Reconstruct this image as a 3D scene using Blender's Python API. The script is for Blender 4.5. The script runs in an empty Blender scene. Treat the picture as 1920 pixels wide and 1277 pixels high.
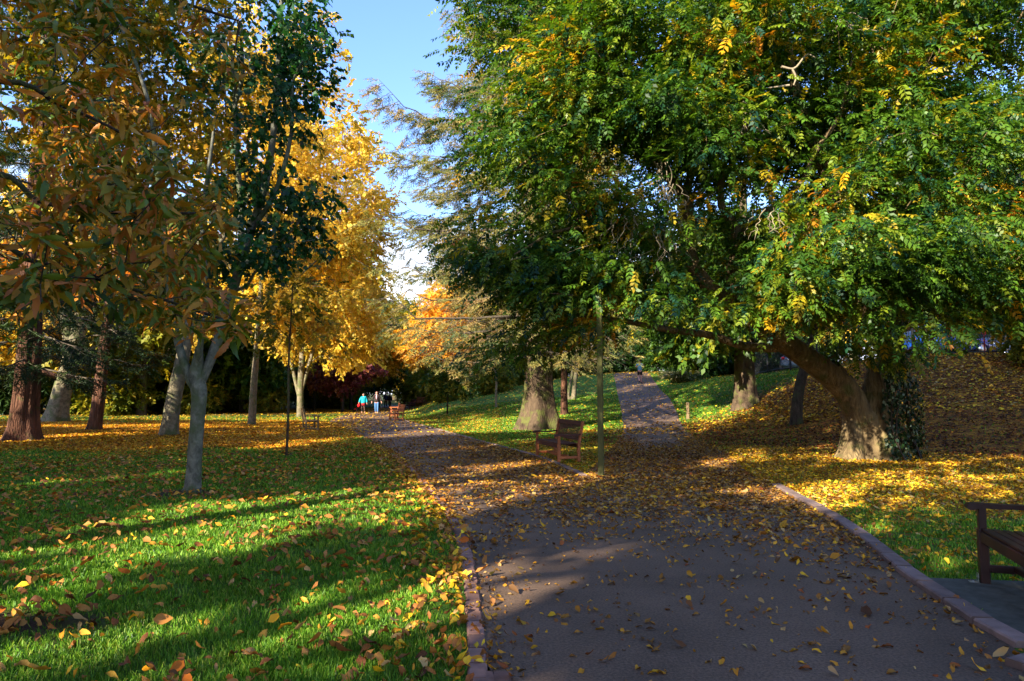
import bpy, math, random
import numpy as np
from mathutils import Vector, Matrix

# ------------------------------------------------------------------ camera, sky, sun, exposure
sc = bpy.context.scene
F = 1280.0                                   # focal length in pixels of a 1920 px wide frame
TILT = math.atan(99.5 / F)
CAMH = 1.6
cam_d = bpy.data.cameras.new('camera')
cam_d.sensor_width = 36.0
cam_d.lens = 24.0
cam_d.clip_start = 0.05
cam_d.clip_end = 3000
cam = bpy.data.objects.new('camera', cam_d)
sc.collection.objects.link(cam)
cam.location = (0, 0, CAMH)
cam.rotation_euler = (math.pi / 2 + TILT, 0, 0)
sc.camera = cam

SUN_AZ = np.array([0.64, 0.77]); SUN_AZ = SUN_AZ / np.linalg.norm(SUN_AZ)   # way the light travels, on the ground
SUN_EL = math.radians(25)
world = bpy.data.worlds.new('World'); sc.world = world
world.use_nodes = True
nt = world.node_tree; nt.nodes.clear()
wo = nt.nodes.new('ShaderNodeOutputWorld'); bg = nt.nodes.new('ShaderNodeBackground')
sky = nt.nodes.new('ShaderNodeTexSky'); sky.sky_type = 'NISHITA'; sky.sun_disc = False
sky.sun_elevation = SUN_EL
sky.sun_rotation = math.atan2(-SUN_AZ[0], -SUN_AZ[1])
sky.air_density = 1.0; sky.dust_density = 0.6; sky.ozone_density = 4.0; sky.altitude = 50
# thin white cloud low over the horizon
tc = nt.nodes.new('ShaderNodeTexCoord'); mp = nt.nodes.new('ShaderNodeMapping'); mp.inputs['Scale'].default_value = (2.0, 2.0, 6.0)
nz = nt.nodes.new('ShaderNodeTexNoise'); nz.inputs['Scale'].default_value = 1.3; nz.inputs['Detail'].default_value = 8; nz.inputs['Roughness'].default_value = 0.6
sep = nt.nodes.new('ShaderNodeSeparateXYZ')
m1 = nt.nodes.new('ShaderNodeMapRange'); m1.inputs[1].default_value = 0.05; m1.inputs[2].default_value = 0.42; m1.inputs[3].default_value = 0.42; m1.inputs[4].default_value = -0.30
m1.interpolation_type = 'SMOOTHSTEP'
ad = nt.nodes.new('ShaderNodeMath'); ad.operation = 'ADD'
m2 = nt.nodes.new('ShaderNodeMapRange'); m2.inputs[1].default_value = 0.48; m2.inputs[2].default_value = 0.80; m2.interpolation_type = 'SMOOTHSTEP'
cm = nt.nodes.new('ShaderNodeMix'); cm.data_type = 'RGBA'; cm.inputs[7].default_value = (3.0, 3.15, 3.45, 1)
L = nt.links.new
L(tc.outputs['Generated'], mp.inputs[0]); L(mp.outputs[0], nz.inputs[0]); L(tc.outputs['Generated'], sep.inputs[0])
L(sep.outputs[2], m1.inputs[0]); L(nz.outputs[0], ad.inputs[0]); L(m1.outputs[0], ad.inputs[1]); L(ad.outputs[0], m2.inputs[0])
hs = nt.nodes.new('ShaderNodeHueSaturation'); hs.inputs['Saturation'].default_value = 1.06; hs.inputs['Value'].default_value = 0.88; hs.inputs['Hue'].default_value = 0.510
L(sky.outputs[0], hs.inputs['Color'])
L(m2.outputs[0], cm.inputs[0]); L(hs.outputs[0], cm.inputs[6]); L(cm.outputs[2], bg.inputs[0]); L(bg.outputs[0], wo.inputs[0])
bg.inputs[1].default_value = 0.14
sun_d = bpy.data.lights.new('sun', 'SUN'); sun_d.energy = 4.2; sun_d.angle = math.radians(0.5); sun_d.color = (1.0, 0.91, 0.74)
sun = bpy.data.objects.new('sun', sun_d); sc.collection.objects.link(sun)
ldir = Vector((SUN_AZ[0] * math.cos(SUN_EL), SUN_AZ[1] * math.cos(SUN_EL), -math.sin(SUN_EL)))
sun.rotation_euler = ldir.to_track_quat('-Z', 'Y').to_euler()
sun.location = (-30, -30, 30)
vs = sc.view_settings
vs.view_transform = 'Standard'; vs.look = 'None'; vs.gamma = 1; vs.use_curve_mapping = False
vs.exposure = 2.12
cy = sc.cycles
cy.max_bounces = 7; cy.diffuse_bounces = 4; cy.glossy_bounces = 2; cy.transmission_bounces = 4; cy.transparent_max_bounces = 4
cy.caustics_reflective = False; cy.caustics_refractive = False
cy.use_denoising = True
cy.sample_clamp_indirect = 6

# ------------------------------------------------------------------ helpers
RNG = np.random.default_rng(11)

def lin(h):
    if isinstance(h, str):
        h = h.lstrip('#'); c = np.array([int(h[i:i + 2], 16) for i in (0, 2, 4)]) / 255.0
    else: c = np.array(h, float)
    return np.where(c <= 0.04045, c / 12.92, ((c + 0.055) / 1.055) ** 2.4)

def P(u, v, D):
    """the point seen at pixel (u, v) of the 1920 x 1277 photograph, D metres ahead"""
    r = np.array([u - 960.0, F * math.cos(TILT) - (638.5 - v) * math.sin(TILT), F * math.sin(TILT) + (638.5 - v) * math.cos(TILT)])
    r = r * (D / r[1])
    return np.array([r[0], D, CAMH + r[2]])

def G0(u, v):
    p = P(u, v, 1.0); s = -CAMH / (p[2] - CAMH)
    return np.array([p[0] * s, s])

class MB:
    def __init__(s): s.v = []; s.f = []; s.t = []; s.c = []; s.mi = []; s.n = 0
    def add(s, v, f, c=None, tri=False, mi=0):
        v = np.asarray(v, np.float32).reshape(-1, 3); f = np.asarray(f, np.int64)
        (s.t if tri else s.f).append(f + s.n); s.v.append(v)
        if not tri: s.mi.append(np.full(len(f), mi, np.int32))
        if c is not None: s.c.append(np.asarray(c, np.float32).reshape(-1, 3))
        s.n += len(v)
    def box(s, c, size, rot=None, mi=0, bev=0.0):
        x, y, z = np.array(size) / 2.0
        if bev > 0:
            b = min(bev, x * .45, y * .45, z * .45)
            # octagon-section along the longest axis keeps edges soft
            ax = int(np.argmax(size)); o = [i for i in range(3) if i != ax]; h = np.array([x, y, z])
            prof = [(-1, -1, 1, 0), (-1, -1, 0, 1)]
            a, d = h[o[0]], h[o[1]]
            pr = [(-a + b, -d), (a - b, -d), (a, -d + b), (a, d - b), (a - b, d), (-a + b, d), (-a, d - b), (-a, -d + b)]
            vv = []
            for e, k in ((-h[ax], .999), (-h[ax] + 0, 1), (h[ax], 1)):
                for q in pr:
                    p = [0, 0, 0]; p[ax] = e; p[o[0]] = q[0]; p[o[1]] = q[1]; vv.append(p)
            vv = np.array(vv[8:], float); ff = [[i, (i + 1) % 8, 8 + (i + 1) % 8, 8 + i] for i in range(8)]
            for o_ in (0, 8): ff += [[o_ + 0, o_ + 1, o_ + 2, o_ + 3], [o_ + 0, o_ + 3, o_ + 4, o_ + 7], [o_ + 4, o_ + 5, o_ + 6, o_ + 7]]
        else:
            vv = np.array([[i, j, k] for i in (-x, x) for j in (-y, y) for k in (-z, z)], float)
            ff = [[0, 1, 3, 2], [4, 6, 7, 5], [0, 4, 5, 1], [2, 3, 7, 6], [0, 2, 6, 4], [1, 5, 7, 3]]
        if rot is not None: vv = vv @ np.array(rot).T
        s.add(vv + np.array(c), ff, mi=mi)
    def build(s, name, mats, parent=None, smooth=True):
        v = np.concatenate(s.v) if s.v else np.zeros((0, 3), np.float32)
        me = bpy.data.meshes.new(name)
        q = np.concatenate(s.f) if s.f else np.zeros((0, 4), np.int64)
        t = np.concatenate(s.t) if s.t else np.zeros((0, 3), np.int64)
        me.vertices.add(len(v)); me.vertices.foreach_set('co', v.ravel())
        nl = q.size + t.size; me.loops.add(nl)
        me.loops.foreach_set('vertex_index', np.concatenate([q.ravel(), t.ravel()]).astype(np.int32))
        me.polygons.add(len(q) + len(t))
        st = np.concatenate([np.arange(len(q)) * 4, q.size + np.arange(len(t)) * 3]).astype(np.int32)
        me.polygons.foreach_set('loop_start', st)
        me.polygons.foreach_set('use_smooth', np.full(len(st), smooth))
        if not isinstance(mats, (list, tuple)): mats = [mats]
        for m in mats: me.materials.append(m)
        if len(mats) > 1:
            mi = np.concatenate(s.mi + [np.zeros(len(t), np.int32)])
            me.polygons.foreach_set('material_index', mi)
        me.update(calc_edges=True)
        if s.c:
            c = np.concatenate(s.c); a = me.attributes.new('Col', 'BYTE_COLOR', 'POINT')
            # byte colours are stored as sRGB; color_srgb takes that directly
            cc = np.clip(c, 0, 1); cs = np.where(cc <= 0.0031308, cc * 12.92, 1.055 * cc ** (1 / 2.4) - 0.055)
            a.data.foreach_set('color_srgb', np.concatenate([cs, np.ones((len(cs), 1))], 1).astype(np.float32).ravel())
        o = bpy.data.objects.new(name, me); sc.collection.objects.link(o)
        if parent: o.parent = parent
        return o

def tag(o, label=None, cat=None, group=None, kind=None):
    if label: o['label'] = label
    if cat: o['category'] = cat
    if group: o['group'] = group
    if kind: o['kind'] = kind
    return o

def empty(name, loc=(0, 0, 0), rz=0.0, **k):
    o = bpy.data.objects.new(name, None); sc.collection.objects.link(o)
    o.location = [float(x) for x in loc]; o.rotation_euler = (0, 0, rz); o.empty_display_size = 0.3
    return tag(o, **k)

def copy_tree(o, parent=None):
    c = o.copy(); sc.collection.objects.link(c); c.parent = parent
    for ch in list(o.children): copy_tree(ch, c)
    return c

def norm(a): return a / np.maximum(np.linalg.norm(a, axis=-1, keepdims=True), 1e-9)

# ------------------------------------------------------------------ materials
def new_mat(name):
    m = bpy.data.materials.new(name); m.use_nodes = True; t = m.node_tree; t.nodes.clear()
    out = t.nodes.new('ShaderNodeOutputMaterial'); return m, t, out

def N(t, typ, **inp):
    n = t.nodes.new(typ)
    for k, v in inp.items():
        if k in ('op', 'dt', 'bt'):
            if k == 'op': n.operation = v
            elif k == 'dt': n.data_type = v
            else: n.blend_type = v
        else: n.inputs[int(k[1:]) if k[0] == 'i' and k[1:].isdigit() else k].default_value = v
    return n

def leaf_mat(name, trans=0.42, spec=0.35, rough=0.45, sat=1.0, warm=(1.15, 1.1, 0.45)):
    m, t, out = new_mat(name)
    at = t.nodes.new('ShaderNodeAttribute'); at.attribute_name = 'Col'
    p = N(t, 'ShaderNodeBsdfPrincipled'); p.inputs['Roughness'].default_value = rough; p.inputs['Specular IOR Level'].default_value = spec
    tr = t.nodes.new('ShaderNodeBsdfTranslucent')
    mul = N(t, 'ShaderNodeMix', dt='RGBA', bt='MULTIPLY'); mul.inputs[0].default_value = 1; mul.inputs[7].default_value = (*warm, 1)
    mx = t.nodes.new('ShaderNodeMixShader'); mx.inputs[0].default_value = trans
    t.links.new(at.outputs['Color'], p.inputs['Base Color'])
    t.links.new(at.outputs['Color'], mul.inputs[6]); t.links.new(mul.outputs[2], tr.inputs['Color'])
    t.links.new(p.outputs[0], mx.inputs[1]); t.links.new(tr.outputs[0], mx.inputs[2]); t.links.new(mx.outputs[0], out.inputs[0])
    return m

def bark_mat(name, c1, c2, scale=6, stretch=0.25, bump=0.6, c3=None, c3amt=0.5, rough=0.9, dist=0.02):
    m, t, out = new_mat(name)
    tcn = t.nodes.new('ShaderNodeTexCoord'); mpn = N(t, 'ShaderNodeMapping'); mpn.inputs['Scale'].default_value = (1, 1, stretch)
    n1 = N(t, 'ShaderNodeTexNoise', Scale=scale, Detail=9.0, Roughness=0.65, Distortion=0.6)
    n2 = N(t, 'ShaderNodeTexVoronoi', Scale=scale * 2.2); n2.feature = 'DISTANCE_TO_EDGE'
    r = t.nodes.new('ShaderNodeValToRGB'); r.color_ramp.elements[0].position = 0.32; r.color_ramp.elements[1].position = 0.68
    r.color_ramp.elements[0].color = (*lin(c1), 1); r.color_ramp.elements[1].color = (*lin(c2), 1)
    p = N(t, 'ShaderNodeBsdfPrincipled', Roughness=rough); p.inputs['Specular IOR Level'].default_value = 0.2
    L = t.links.new
    L(tcn.outputs['Object'], mpn.inputs[0]); L(mpn.outputs[0], n1.inputs[0]); L(mpn.outputs[0], n2.inputs[0])
    L(n1.outputs[0], r.inputs[0])
    col = r.outputs[0]
    if c3:
        n3 = N(t, 'ShaderNodeTexNoise', Scale=2.3, Detail=5.0, Roughness=0.6)
        r3 = t.nodes.new('ShaderNodeMapRange'); r3.inputs[1].default_value = 0.62 - 0.3 * c3amt; r3.inputs[2].default_value = 0.75 - 0.3 * c3amt
        mx = N(t, 'ShaderNodeMix', dt='RGBA'); mx.inputs[7].default_value = (*lin(c3), 1)
        L(tcn.outputs['Object'], n3.inputs[0]); L(n3.outputs[0], r3.inputs[0]); L(r3.outputs[0], mx.inputs[0]); L(col, mx.inputs[6]); col = mx.outputs[2]
    mm = N(t, 'ShaderNodeMath', op='MULTIPLY'); L(n1.outputs[0], mm.inputs[0])
    m3 = N(t, 'ShaderNodeMapRange'); m3.inputs[2].default_value = 0.25; m3.inputs[3].default_value = 0.3; L(n2.outputs[0], m3.inputs[0]); L(m3.outputs[0], mm.inputs[1])
    b = N(t, 'ShaderNodeBump', Strength=bump, Distance=dist); L(mm.outputs[0], b.inputs['Height']); L(b.outputs[0], p.inputs['Normal'])
    L(col, p.inputs['Base Color']); L(p.outputs[0], out.inputs[0])
    return m

def plain_mat(name, c, rough=0.6, spec=0.4, metal=0.0, vary=0.15, scale=12, bump=0.0, stretch=(1, 1, 1), coat=0.0):
    m, t, out = new_mat(name)
    tcn = t.nodes.new('ShaderNodeTexCoord'); mpn = N(t, 'ShaderNodeMapping'); mpn.inputs['Scale'].default_value = stretch
    n1 = N(t, 'ShaderNodeTexNoise', Scale=scale, Detail=6.0, Roughness=0.6)
    c = lin(c); r = t.nodes.new('ShaderNodeValToRGB')
    r.color_ramp.elements[0].position = 0.3; r.color_ramp.elements[1].position = 0.7
    r.color_ramp.elements[0].color = (*(c * (1 - vary)), 1); r.color_ramp.elements[1].color = (*np.minimum(c * (1 + vary), 1), 1)
    p = N(t, 'ShaderNodeBsdfPrincipled', Roughness=rough, Metallic=metal); p.inputs['Specular IOR Level'].default_value = spec
    p.inputs['Coat Weight'].default_value = coat
    L = t.links.new
    L(tcn.outputs['Object'], mpn.inputs[0]); L(mpn.outputs[0], n1.inputs[0]); L(n1.outputs[0], r.inputs[0]); L(r.outputs[0], p.inputs['Base Color'])
    if bump:
        b = N(t, 'ShaderNodeBump', Strength=bump, Distance=0.01); L(n1.outputs[0], b.inputs['Height']); L(b.outputs[0], p.inputs['Normal'])
    L(p.outputs[0], out.inputs[0]); return m

M = {}
M['leaf'] = leaf_mat('leaf_green', 0.42, 0.3, 0.45)
M['leaf_gold'] = leaf_mat('leaf_golden', 0.5, 0.25, 0.5, warm=(1.1, 1.02, 0.5))
M['leaf_brown'] = leaf_mat('leaf_autumn_brown', 0.32, 0.3, 0.5, warm=(1.2, 0.85, 0.4))
M['needle'] = leaf_mat('needle', 0.22, 0.25, 0.55, warm=(1, 1, .6))
M['litter'] = leaf_mat('fallen_leaf', 0.15, 0.2, 0.65, warm=(1.1, 0.8, 0.4))
M['grass'] = leaf_mat('grass_blade', 0.35, 0.25, 0.5, warm=(1.1, 1.15, 0.5))
M['bark_grey'] = bark_mat('smooth_grey_bark', '#3c3d35', '#7d7b6c', 11, 0.6, 0.6, '#4e5638', 0.45, dist=0.012)
M['bark_red'] = bark_mat('redwood_bark', '#2c1d17', '#79523e', 7, 0.16, 1.0, '#4a4a28', 0.15, dist=0.06)
M['bark_brown'] = bark_mat('brown_bark', '#2e241b', '#5f4e3c', 6, 0.35, 0.8, '#55562c', 0.45, dist=0.03)
M['bark_pale'] = bark_mat('pale_bark', '#4c4536', '#857a60', 7, 0.8, 0.5, '#4f5630', 0.4, dist=0.015)
M['bark_tan'] = bark_mat('tan_bark', '#3c2f20', '#84704e', 5, 0.3, 1.0, '#4c4a28', 0.35, dist=0.05)
M['bark_dark'] = bark_mat('dark_bark', '#1d1812', '#4b3e30', 8, 0.4, 0.8, '#3b4024', 0.4, dist=0.03)
M['twig'] = plain_mat('twig_bark', '#5b5144', 0.9, 0.2, vary=0.3)
M['twig_pale'] = plain_mat('pale_twig_bark', '#8a7c66', 0.9, 0.2, vary=0.3)

# ------------------------------------------------------------------ terrain
LEFT_PX = [(934, 1420), (915, 1277), (902, 1150), (885, 1040), (851, 965), (820, 930), (780, 885), (735, 850), (690, 825), (650, 805), (618, 790), (650, 777), (688, 768), (728, 758)]
WEDGE_PX = [(1090, 893), (1045, 872), (1000, 855), (900, 828), (830, 808), (780, 795), (750, 785), (744, 776), (752, 769), (790, 759)]
RKERB_PX = [(2180, 1420), (1920, 1228), (1810, 1160), (1700, 1085), (1622, 1020), (1560, 975), (1480, 930), (1400, 885)]
LE = np.array([G0(*p) for p in LEFT_PX]); WE = np.array([G0(*p) for p in WEDGE_PX]); RK = np.array([G0(*p) for p in RKERB_PX])
LE = np.vstack([[[0.3, -6]], LE]); RK = np.vstack([[[2.6, -6]], RK])
B_L = np.array([[1.34, 13.2], [2.4, 18], [4.16, 26], [5.6, 35], [6.96, 45], [7.9, 52], [8.9, 60], [10.5, 70]])   # branch path, left edge
B_R = np.array([[RK[-1][0], RK[-1][1]], [5.6, 18.3], [6.6, 26], [8.26, 35], [9.84, 45], [10.8, 52], [11.95, 60], [13.8, 70]])

def smooth_line(p, n):
    """Catmull-Rom through points, n samples"""
    p = np.asarray(p, float); q = np.vstack([2 * p[0] - p[1], p, 2 * p[-1] - p[-2]])
    t = np.linspace(0, len(p) - 1 - 1e-6, n); i = t.astype(int); u = (t - i)[:, None]
    a, b, c, d = q[i], q[i + 1], q[i + 2], q[i + 3]
    return 0.5 * ((2 * b) + (-a + c) * u + (2 * a - 5 * b + 4 * c - d) * u ** 2 + (-a + 3 * b - 3 * c + d) * u ** 3)
LE, WE, RK, B_L, B_R = [smooth_line(a, k) for a, k in ((LE, 160), (WE, 120), (RK, 80), (B_L, 80), (B_R, 80))]

CP = np.array([(-2.5, 13, 0), (3, 14, 0), (3.4, 18, 0), (5.4, 26, .1), (6.9, 35, .7), (8.4, 45, 1.6), (9.4, 52, 2.4), (10.4, 60, 3.4), (12, 80, 3.8), (15, 115, 4),
    (.5, 20, 0), (1.1, 29, .12), (-1, 45, .7), (3, 38, .45), (4, 46, 1.2), (7.6, 58, 3.1), (-2, 60, 1.7), (-6, 50, .5), (-5, 35, .03), (0, 72, 2.6), (-8, 85, 1.7), (0, 100, 3.5),
    (-20, 110, 1), (-12, 64, .1), (4.4, 10, 0), (6, 6, 0), (4.5, 3, 0), (6, 10, .02), (8.66, 16.8, .05), (6, 18, .08), (10.2, 30, 1.0), (7.7, 30, .5), (9.9, 24, .53),
    (12.5, 17, .15), (15.3, 22, 1.25), (17.9, 28, 3.0), (15.6, 29, 2.9), (19.8, 27, 3.1), (13.3, 23, 1.15), (14.8, 38, 2.8), (25, 31, 3.2), (22, 40, 3.2), (36, 42, 3.2), (42, 25, 3.2),
    (20, 62, 3.5), (30, 80, 4), (31, 20, 3.1), (22, 14, 1.2), (15, 7, .1), (22, 0, .6), (10, -10, 0), (40, 5, 2.5), (10.2, 45, 1.8), (12.7, 48, 2.5), (-60, 150, .5), (60, 150, 4.5), (0, 180, 4), (90, 60, 4), (90, 0, 4)], float)
def tps_phi(r2): return 0.5 * r2 * np.log(r2 + 1e-9)
_S = 30.0
def _tps():
    A = CP[:, :2] / _S; n = len(A); r2 = ((A[:, None] - A[None]) ** 2).sum(-1)
    K = tps_phi(r2) + np.eye(n) * 2e-3; Q = np.c_[np.ones(n), A]
    Mx = np.zeros((n + 3, n + 3)); Mx[:n, :n] = K; Mx[:n, n:] = Q; Mx[n:, :n] = Q.T
    return np.linalg.solve(Mx, np.r_[CP[:, 2], 0, 0, 0])
TW = _tps()
_edge = np.vstack([[[3.0, -40]], RK[RK[:, 1] < 12.5], WE, [[-30, 200], [-60, 500]]])
def hgt(x, y):
    x = np.asarray(x, float); y = np.asarray(y, float); sh = x.shape; x = x.ravel(); y = y.ravel()
    z = np.empty(len(x)); A = CP[:, :2] / _S; n = len(A)
    for i in range(0, len(x), 40000):
        X = np.c_[x[i:i + 40000], y[i:i + 40000]] / _S
        r2 = ((X[:, None] - A[None]) ** 2).sum(-1)
        z[i:i + 40000] = tps_phi(r2) @ TW[:n] + TW[n] + X @ TW[n + 1:]
    xe = np.interp(y, _edge[:, 1], _edge[:, 0])
    k = np.clip((x - xe) / np.where(y < 20, 1.5, 4.0), 0, 1); k = k * k * (3 - 2 * k)
    far = np.clip((np.hypot(x, y) - 140) / 60, 0, 1)
    z = np.clip(z, 0, 5) * k; z = z * (1 - far) + 2.0 * far * k
    # gentle unevenness of the lawn, none on the paths' level
    z = z + 0.03 * np.sin(x * .9 + 1.3 * np.sin(y * .31)) * np.sin(y * .55 + .7) * np.clip((np.abs(x) - 6) / 8, 0, 1)
    return z.reshape(sh)
def H(x, y): return float(hgt(np.array([x]), np.array([y]))[0])

def seg_dist(px, py, line):
    """distance to a polyline"""
    d = np.full(px.shape, 1e9)
    for a, b in zip(line[:-1], line[1:]):
        ab = b - a; t = np.clip(((px - a[0]) * ab[0] + (py - a[1]) * ab[1]) / (ab @ ab + 1e-12), 0, 1)
        d = np.minimum(d, np.hypot(px - a[0] - t * ab[0], py - a[1] - t * ab[1]))
    return d
def in_poly(px, py, poly):
    c = np.zeros(px.shape, bool); x0, y0 = poly[-1]
    for x1, y1 in poly:
        k = ((y1 > py) != (y0 > py)) & (px < (x0 - x1) * (py - y1) / (y0 - y1 + 1e-12) + x1)
        c ^= k; x0, y0 = x1, y1
    return c
MAIN = np.vstack([LE, WE[::-1], RK[::-1]])
BRANCH = np.vstack([B_L, B_R[::-1]])
def on_path(x, y, near=True):
    return in_poly(x, y, MAIN) | in_poly(x, y, BRANCH)

def lattice(line_a, line_b, w, name, mat, lift):
    """a path sheet between two edge lines of equal length"""
    v = []
    for s in np.linspace(0, 1, w):
        p = line_a * (1 - s) + line_b * s; v.append(np.c_[p, hgt(p[:, 0], p[:, 1]) + lift])
    v = np.array(v); n = line_a.shape[0]; i, j = np.meshgrid(np.arange(w - 1), np.arange(n - 1), indexing='ij')
    f = np.stack([i * n + j, (i + 1) * n + j, (i + 1) * n + j + 1, i * n + j + 1], -1).reshape(-1, 4)
    mb = MB(); mb.add(v.reshape(-1, 3), f); return mb.build(name, mat)

# sun streaks wanted on the ground: pixel line segments (u0, v0, u1, v1, half width in metres)
STREAKS = [(-20, 1052, 270, 965, .30), (270, 965, 540, 925, .26), (-20, 1140, 330, 1040, .30), (330, 1040, 640, 960, .22), (489, 838, 720, 817, .42), (640, 960, 860, 905, .12),
    (-60, 826, 300, 812, 1.0), (100, 800, 600, 800, 1.9), (230, 786, 560, 786, 2.6), (460, 775, 640, 776, 2.6), (0, 835, 90, 830, .5), (640, 775, 770, 776, 2.6), (300, 815, 600, 815, .6),
    (795, 887, 1010, 862, .34), (845, 950, 1000, 925, .26), (960, 905, 1100, 885, .16), (640, 783, 740, 784, 1.2), (990, 1075, 1080, 1035, .26), (60, 1235, 420, 1150, .16), (520, 1175, 800, 1085, .14),
    (930, 1200, 1040, 1235, .28), (1480, 915, 1700, 895, .22), (1580, 870, 1660, 862, .3), (1370, 870, 1420, 858, .35), (1430, 905, 1500, 915, .35), (1830, 1110, 1915, 1110, .12), (1720, 905, 1850, 915, .08), (820, 850, 900, 835, .3)]
_ST = []
for s_ in STREAKS:
    a_, b_ = G0(s_[0], s_[1]), G0(s_[2], s_[3]); _ST.append((a_, b_, s_[4]))
_ST += [(np.array(a), np.array(b), w) for a, b, w in [((-3.0, 29), (1.5, 31), 2.2), ((-5, 37), (4, 41), 3.0), ((-8, 47), (4, 52), 5), ((-6, 60), (6, 62), 5), ((-28, 66), (-8, 70), 4), ((-16, 90), (-12, 110), 5), ((12.5, 19), (19, 27), 1.2), ((15, 19), (20, 23), .8),
    ((2.8, 31), (5.4, 34), .8), ((8, 38), (13, 43), .5), ((-20, 44), (-12, 50), 3), ((0, 23), (2.2, 23.5), .3)]]
def lit(x, y, grow=0.0):
    k = np.zeros(np.shape(x), bool)
    for a, b, w in _ST:
        k |= seg_dist(x, y, [a, b]) < (w + grow)
    return k
def lands(p):
    """where the shadow of the points p falls (on flat ground)"""
    s = p[:, 2] / math.tan(SUN_EL)
    return p[:, 0] + SUN_AZ[0] * s, p[:, 1] + SUN_AZ[1] * s
LITVOL = [((-4.6, 5.2, 4.2), 2.3, .75), ((-5.0, 4.4, 2.9), 1.3, .6), ((-7.6, 11.3, 6.5), 2.8, .7), ((-17, 23, 2.2), 1.8, 1), ((-12.6, 25.2, 2.4), 1.8, 1), ((-18.2, 28, 2.5), 1.8, 1), ((-24.8, 38, 4), 2.5, 1),
    ((8.1, 16.3, 1.0), 1.5, 1), ((-5.2, 11.2, 4.2), 1.0, .6), ((-12, 35, 8), 5, .8), ((1.2, 28.5, 9), 5, .6), ((-11.6, 55, .9), 2.6, 1), ((-7.5, 44, .6), 2.0, 1), ((1.0, 14, 4.2), 2.2, .7), ((-26, 55, 2), 5, .8), ((-14, 62, 3), 3, .7), ((16.5, 22.5, 2), 1.2, .6)]
def in_litvol(p, rng):
    d = np.array(ldir); k = np.zeros(len(p), bool)
    for c, r, pr in LITVOL:
        t = (np.array(c) - p) @ d; m = np.linalg.norm(p + t[:, None] * d - np.array(c), axis=1); k |= (t > 0) & (m < r) & (rng.uniform(0, 1, len(p)) < pr)
    return k
def streak_ok(p, grow=0.25):
    x, y = lands(p); return ~lit(x, y, grow)

# ------------------------------------------------------------------ ground, paths, kerbs
def ground_material():
    m, t, out = new_mat('ground'); L = t.links.new
    at = t.nodes.new('ShaderNodeAttribute'); at.attribute_name = 'Col'      # R leaf litter share, G bare soil share
    sp = t.nodes.new('ShaderNodeSeparateColor'); L(at.outputs['Color'], sp.inputs[0])
    tcn = t.nodes.new('ShaderNodeTexCoord')
    n1 = N(t, 'ShaderNodeTexNoise', Scale=1.1, Detail=8.0, Roughness=0.7); L(tcn.outputs['Object'], n1.inputs[0])
    n2 = N(t, 'ShaderNodeTexNoise', Scale=38.0, Detail=4.0, Roughness=0.7); L(tcn.outputs['Object'], n2.inputs[0])
    def ramp(src, cols):
        r = t.nodes.new('ShaderNodeValToRGB'); e = r.color_ramp.elements
        while len(e) < len(cols): e.new(0.5)
        for i, (p, c) in enumerate(cols): e[i].position = p; e[i].color = (*lin(c), 1)
        L(src, r.inputs[0]); return r.outputs[0]
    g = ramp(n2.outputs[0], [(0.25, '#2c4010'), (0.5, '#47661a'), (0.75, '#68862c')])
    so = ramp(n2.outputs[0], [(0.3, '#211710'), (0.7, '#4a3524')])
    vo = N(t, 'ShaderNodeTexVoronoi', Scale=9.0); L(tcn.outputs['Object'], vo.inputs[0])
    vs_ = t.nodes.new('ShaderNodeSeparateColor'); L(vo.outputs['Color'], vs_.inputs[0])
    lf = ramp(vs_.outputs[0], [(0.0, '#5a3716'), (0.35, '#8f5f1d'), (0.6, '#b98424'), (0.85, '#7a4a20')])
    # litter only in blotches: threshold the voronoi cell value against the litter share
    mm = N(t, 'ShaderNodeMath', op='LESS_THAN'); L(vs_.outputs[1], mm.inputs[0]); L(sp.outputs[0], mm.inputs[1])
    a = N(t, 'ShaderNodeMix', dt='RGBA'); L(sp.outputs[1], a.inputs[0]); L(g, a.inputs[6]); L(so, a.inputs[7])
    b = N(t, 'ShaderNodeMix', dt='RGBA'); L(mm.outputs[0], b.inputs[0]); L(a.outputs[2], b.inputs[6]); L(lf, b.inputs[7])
    p = N(t, 'ShaderNodeBsdfPrincipled', Roughness=0.9); p.inputs['Specular IOR Level'].default_value = 0.15
    bu = N(t, 'ShaderNodeBump', Strength=0.8, Distance=0.03); L(n2.outputs[0], bu.inputs['Height']); L(bu.outputs[0], p.inputs['Normal'])
    L(b.outputs[2], p.inputs['Base Color']); L(p.outputs[0], out.inputs[0]); return m

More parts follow.
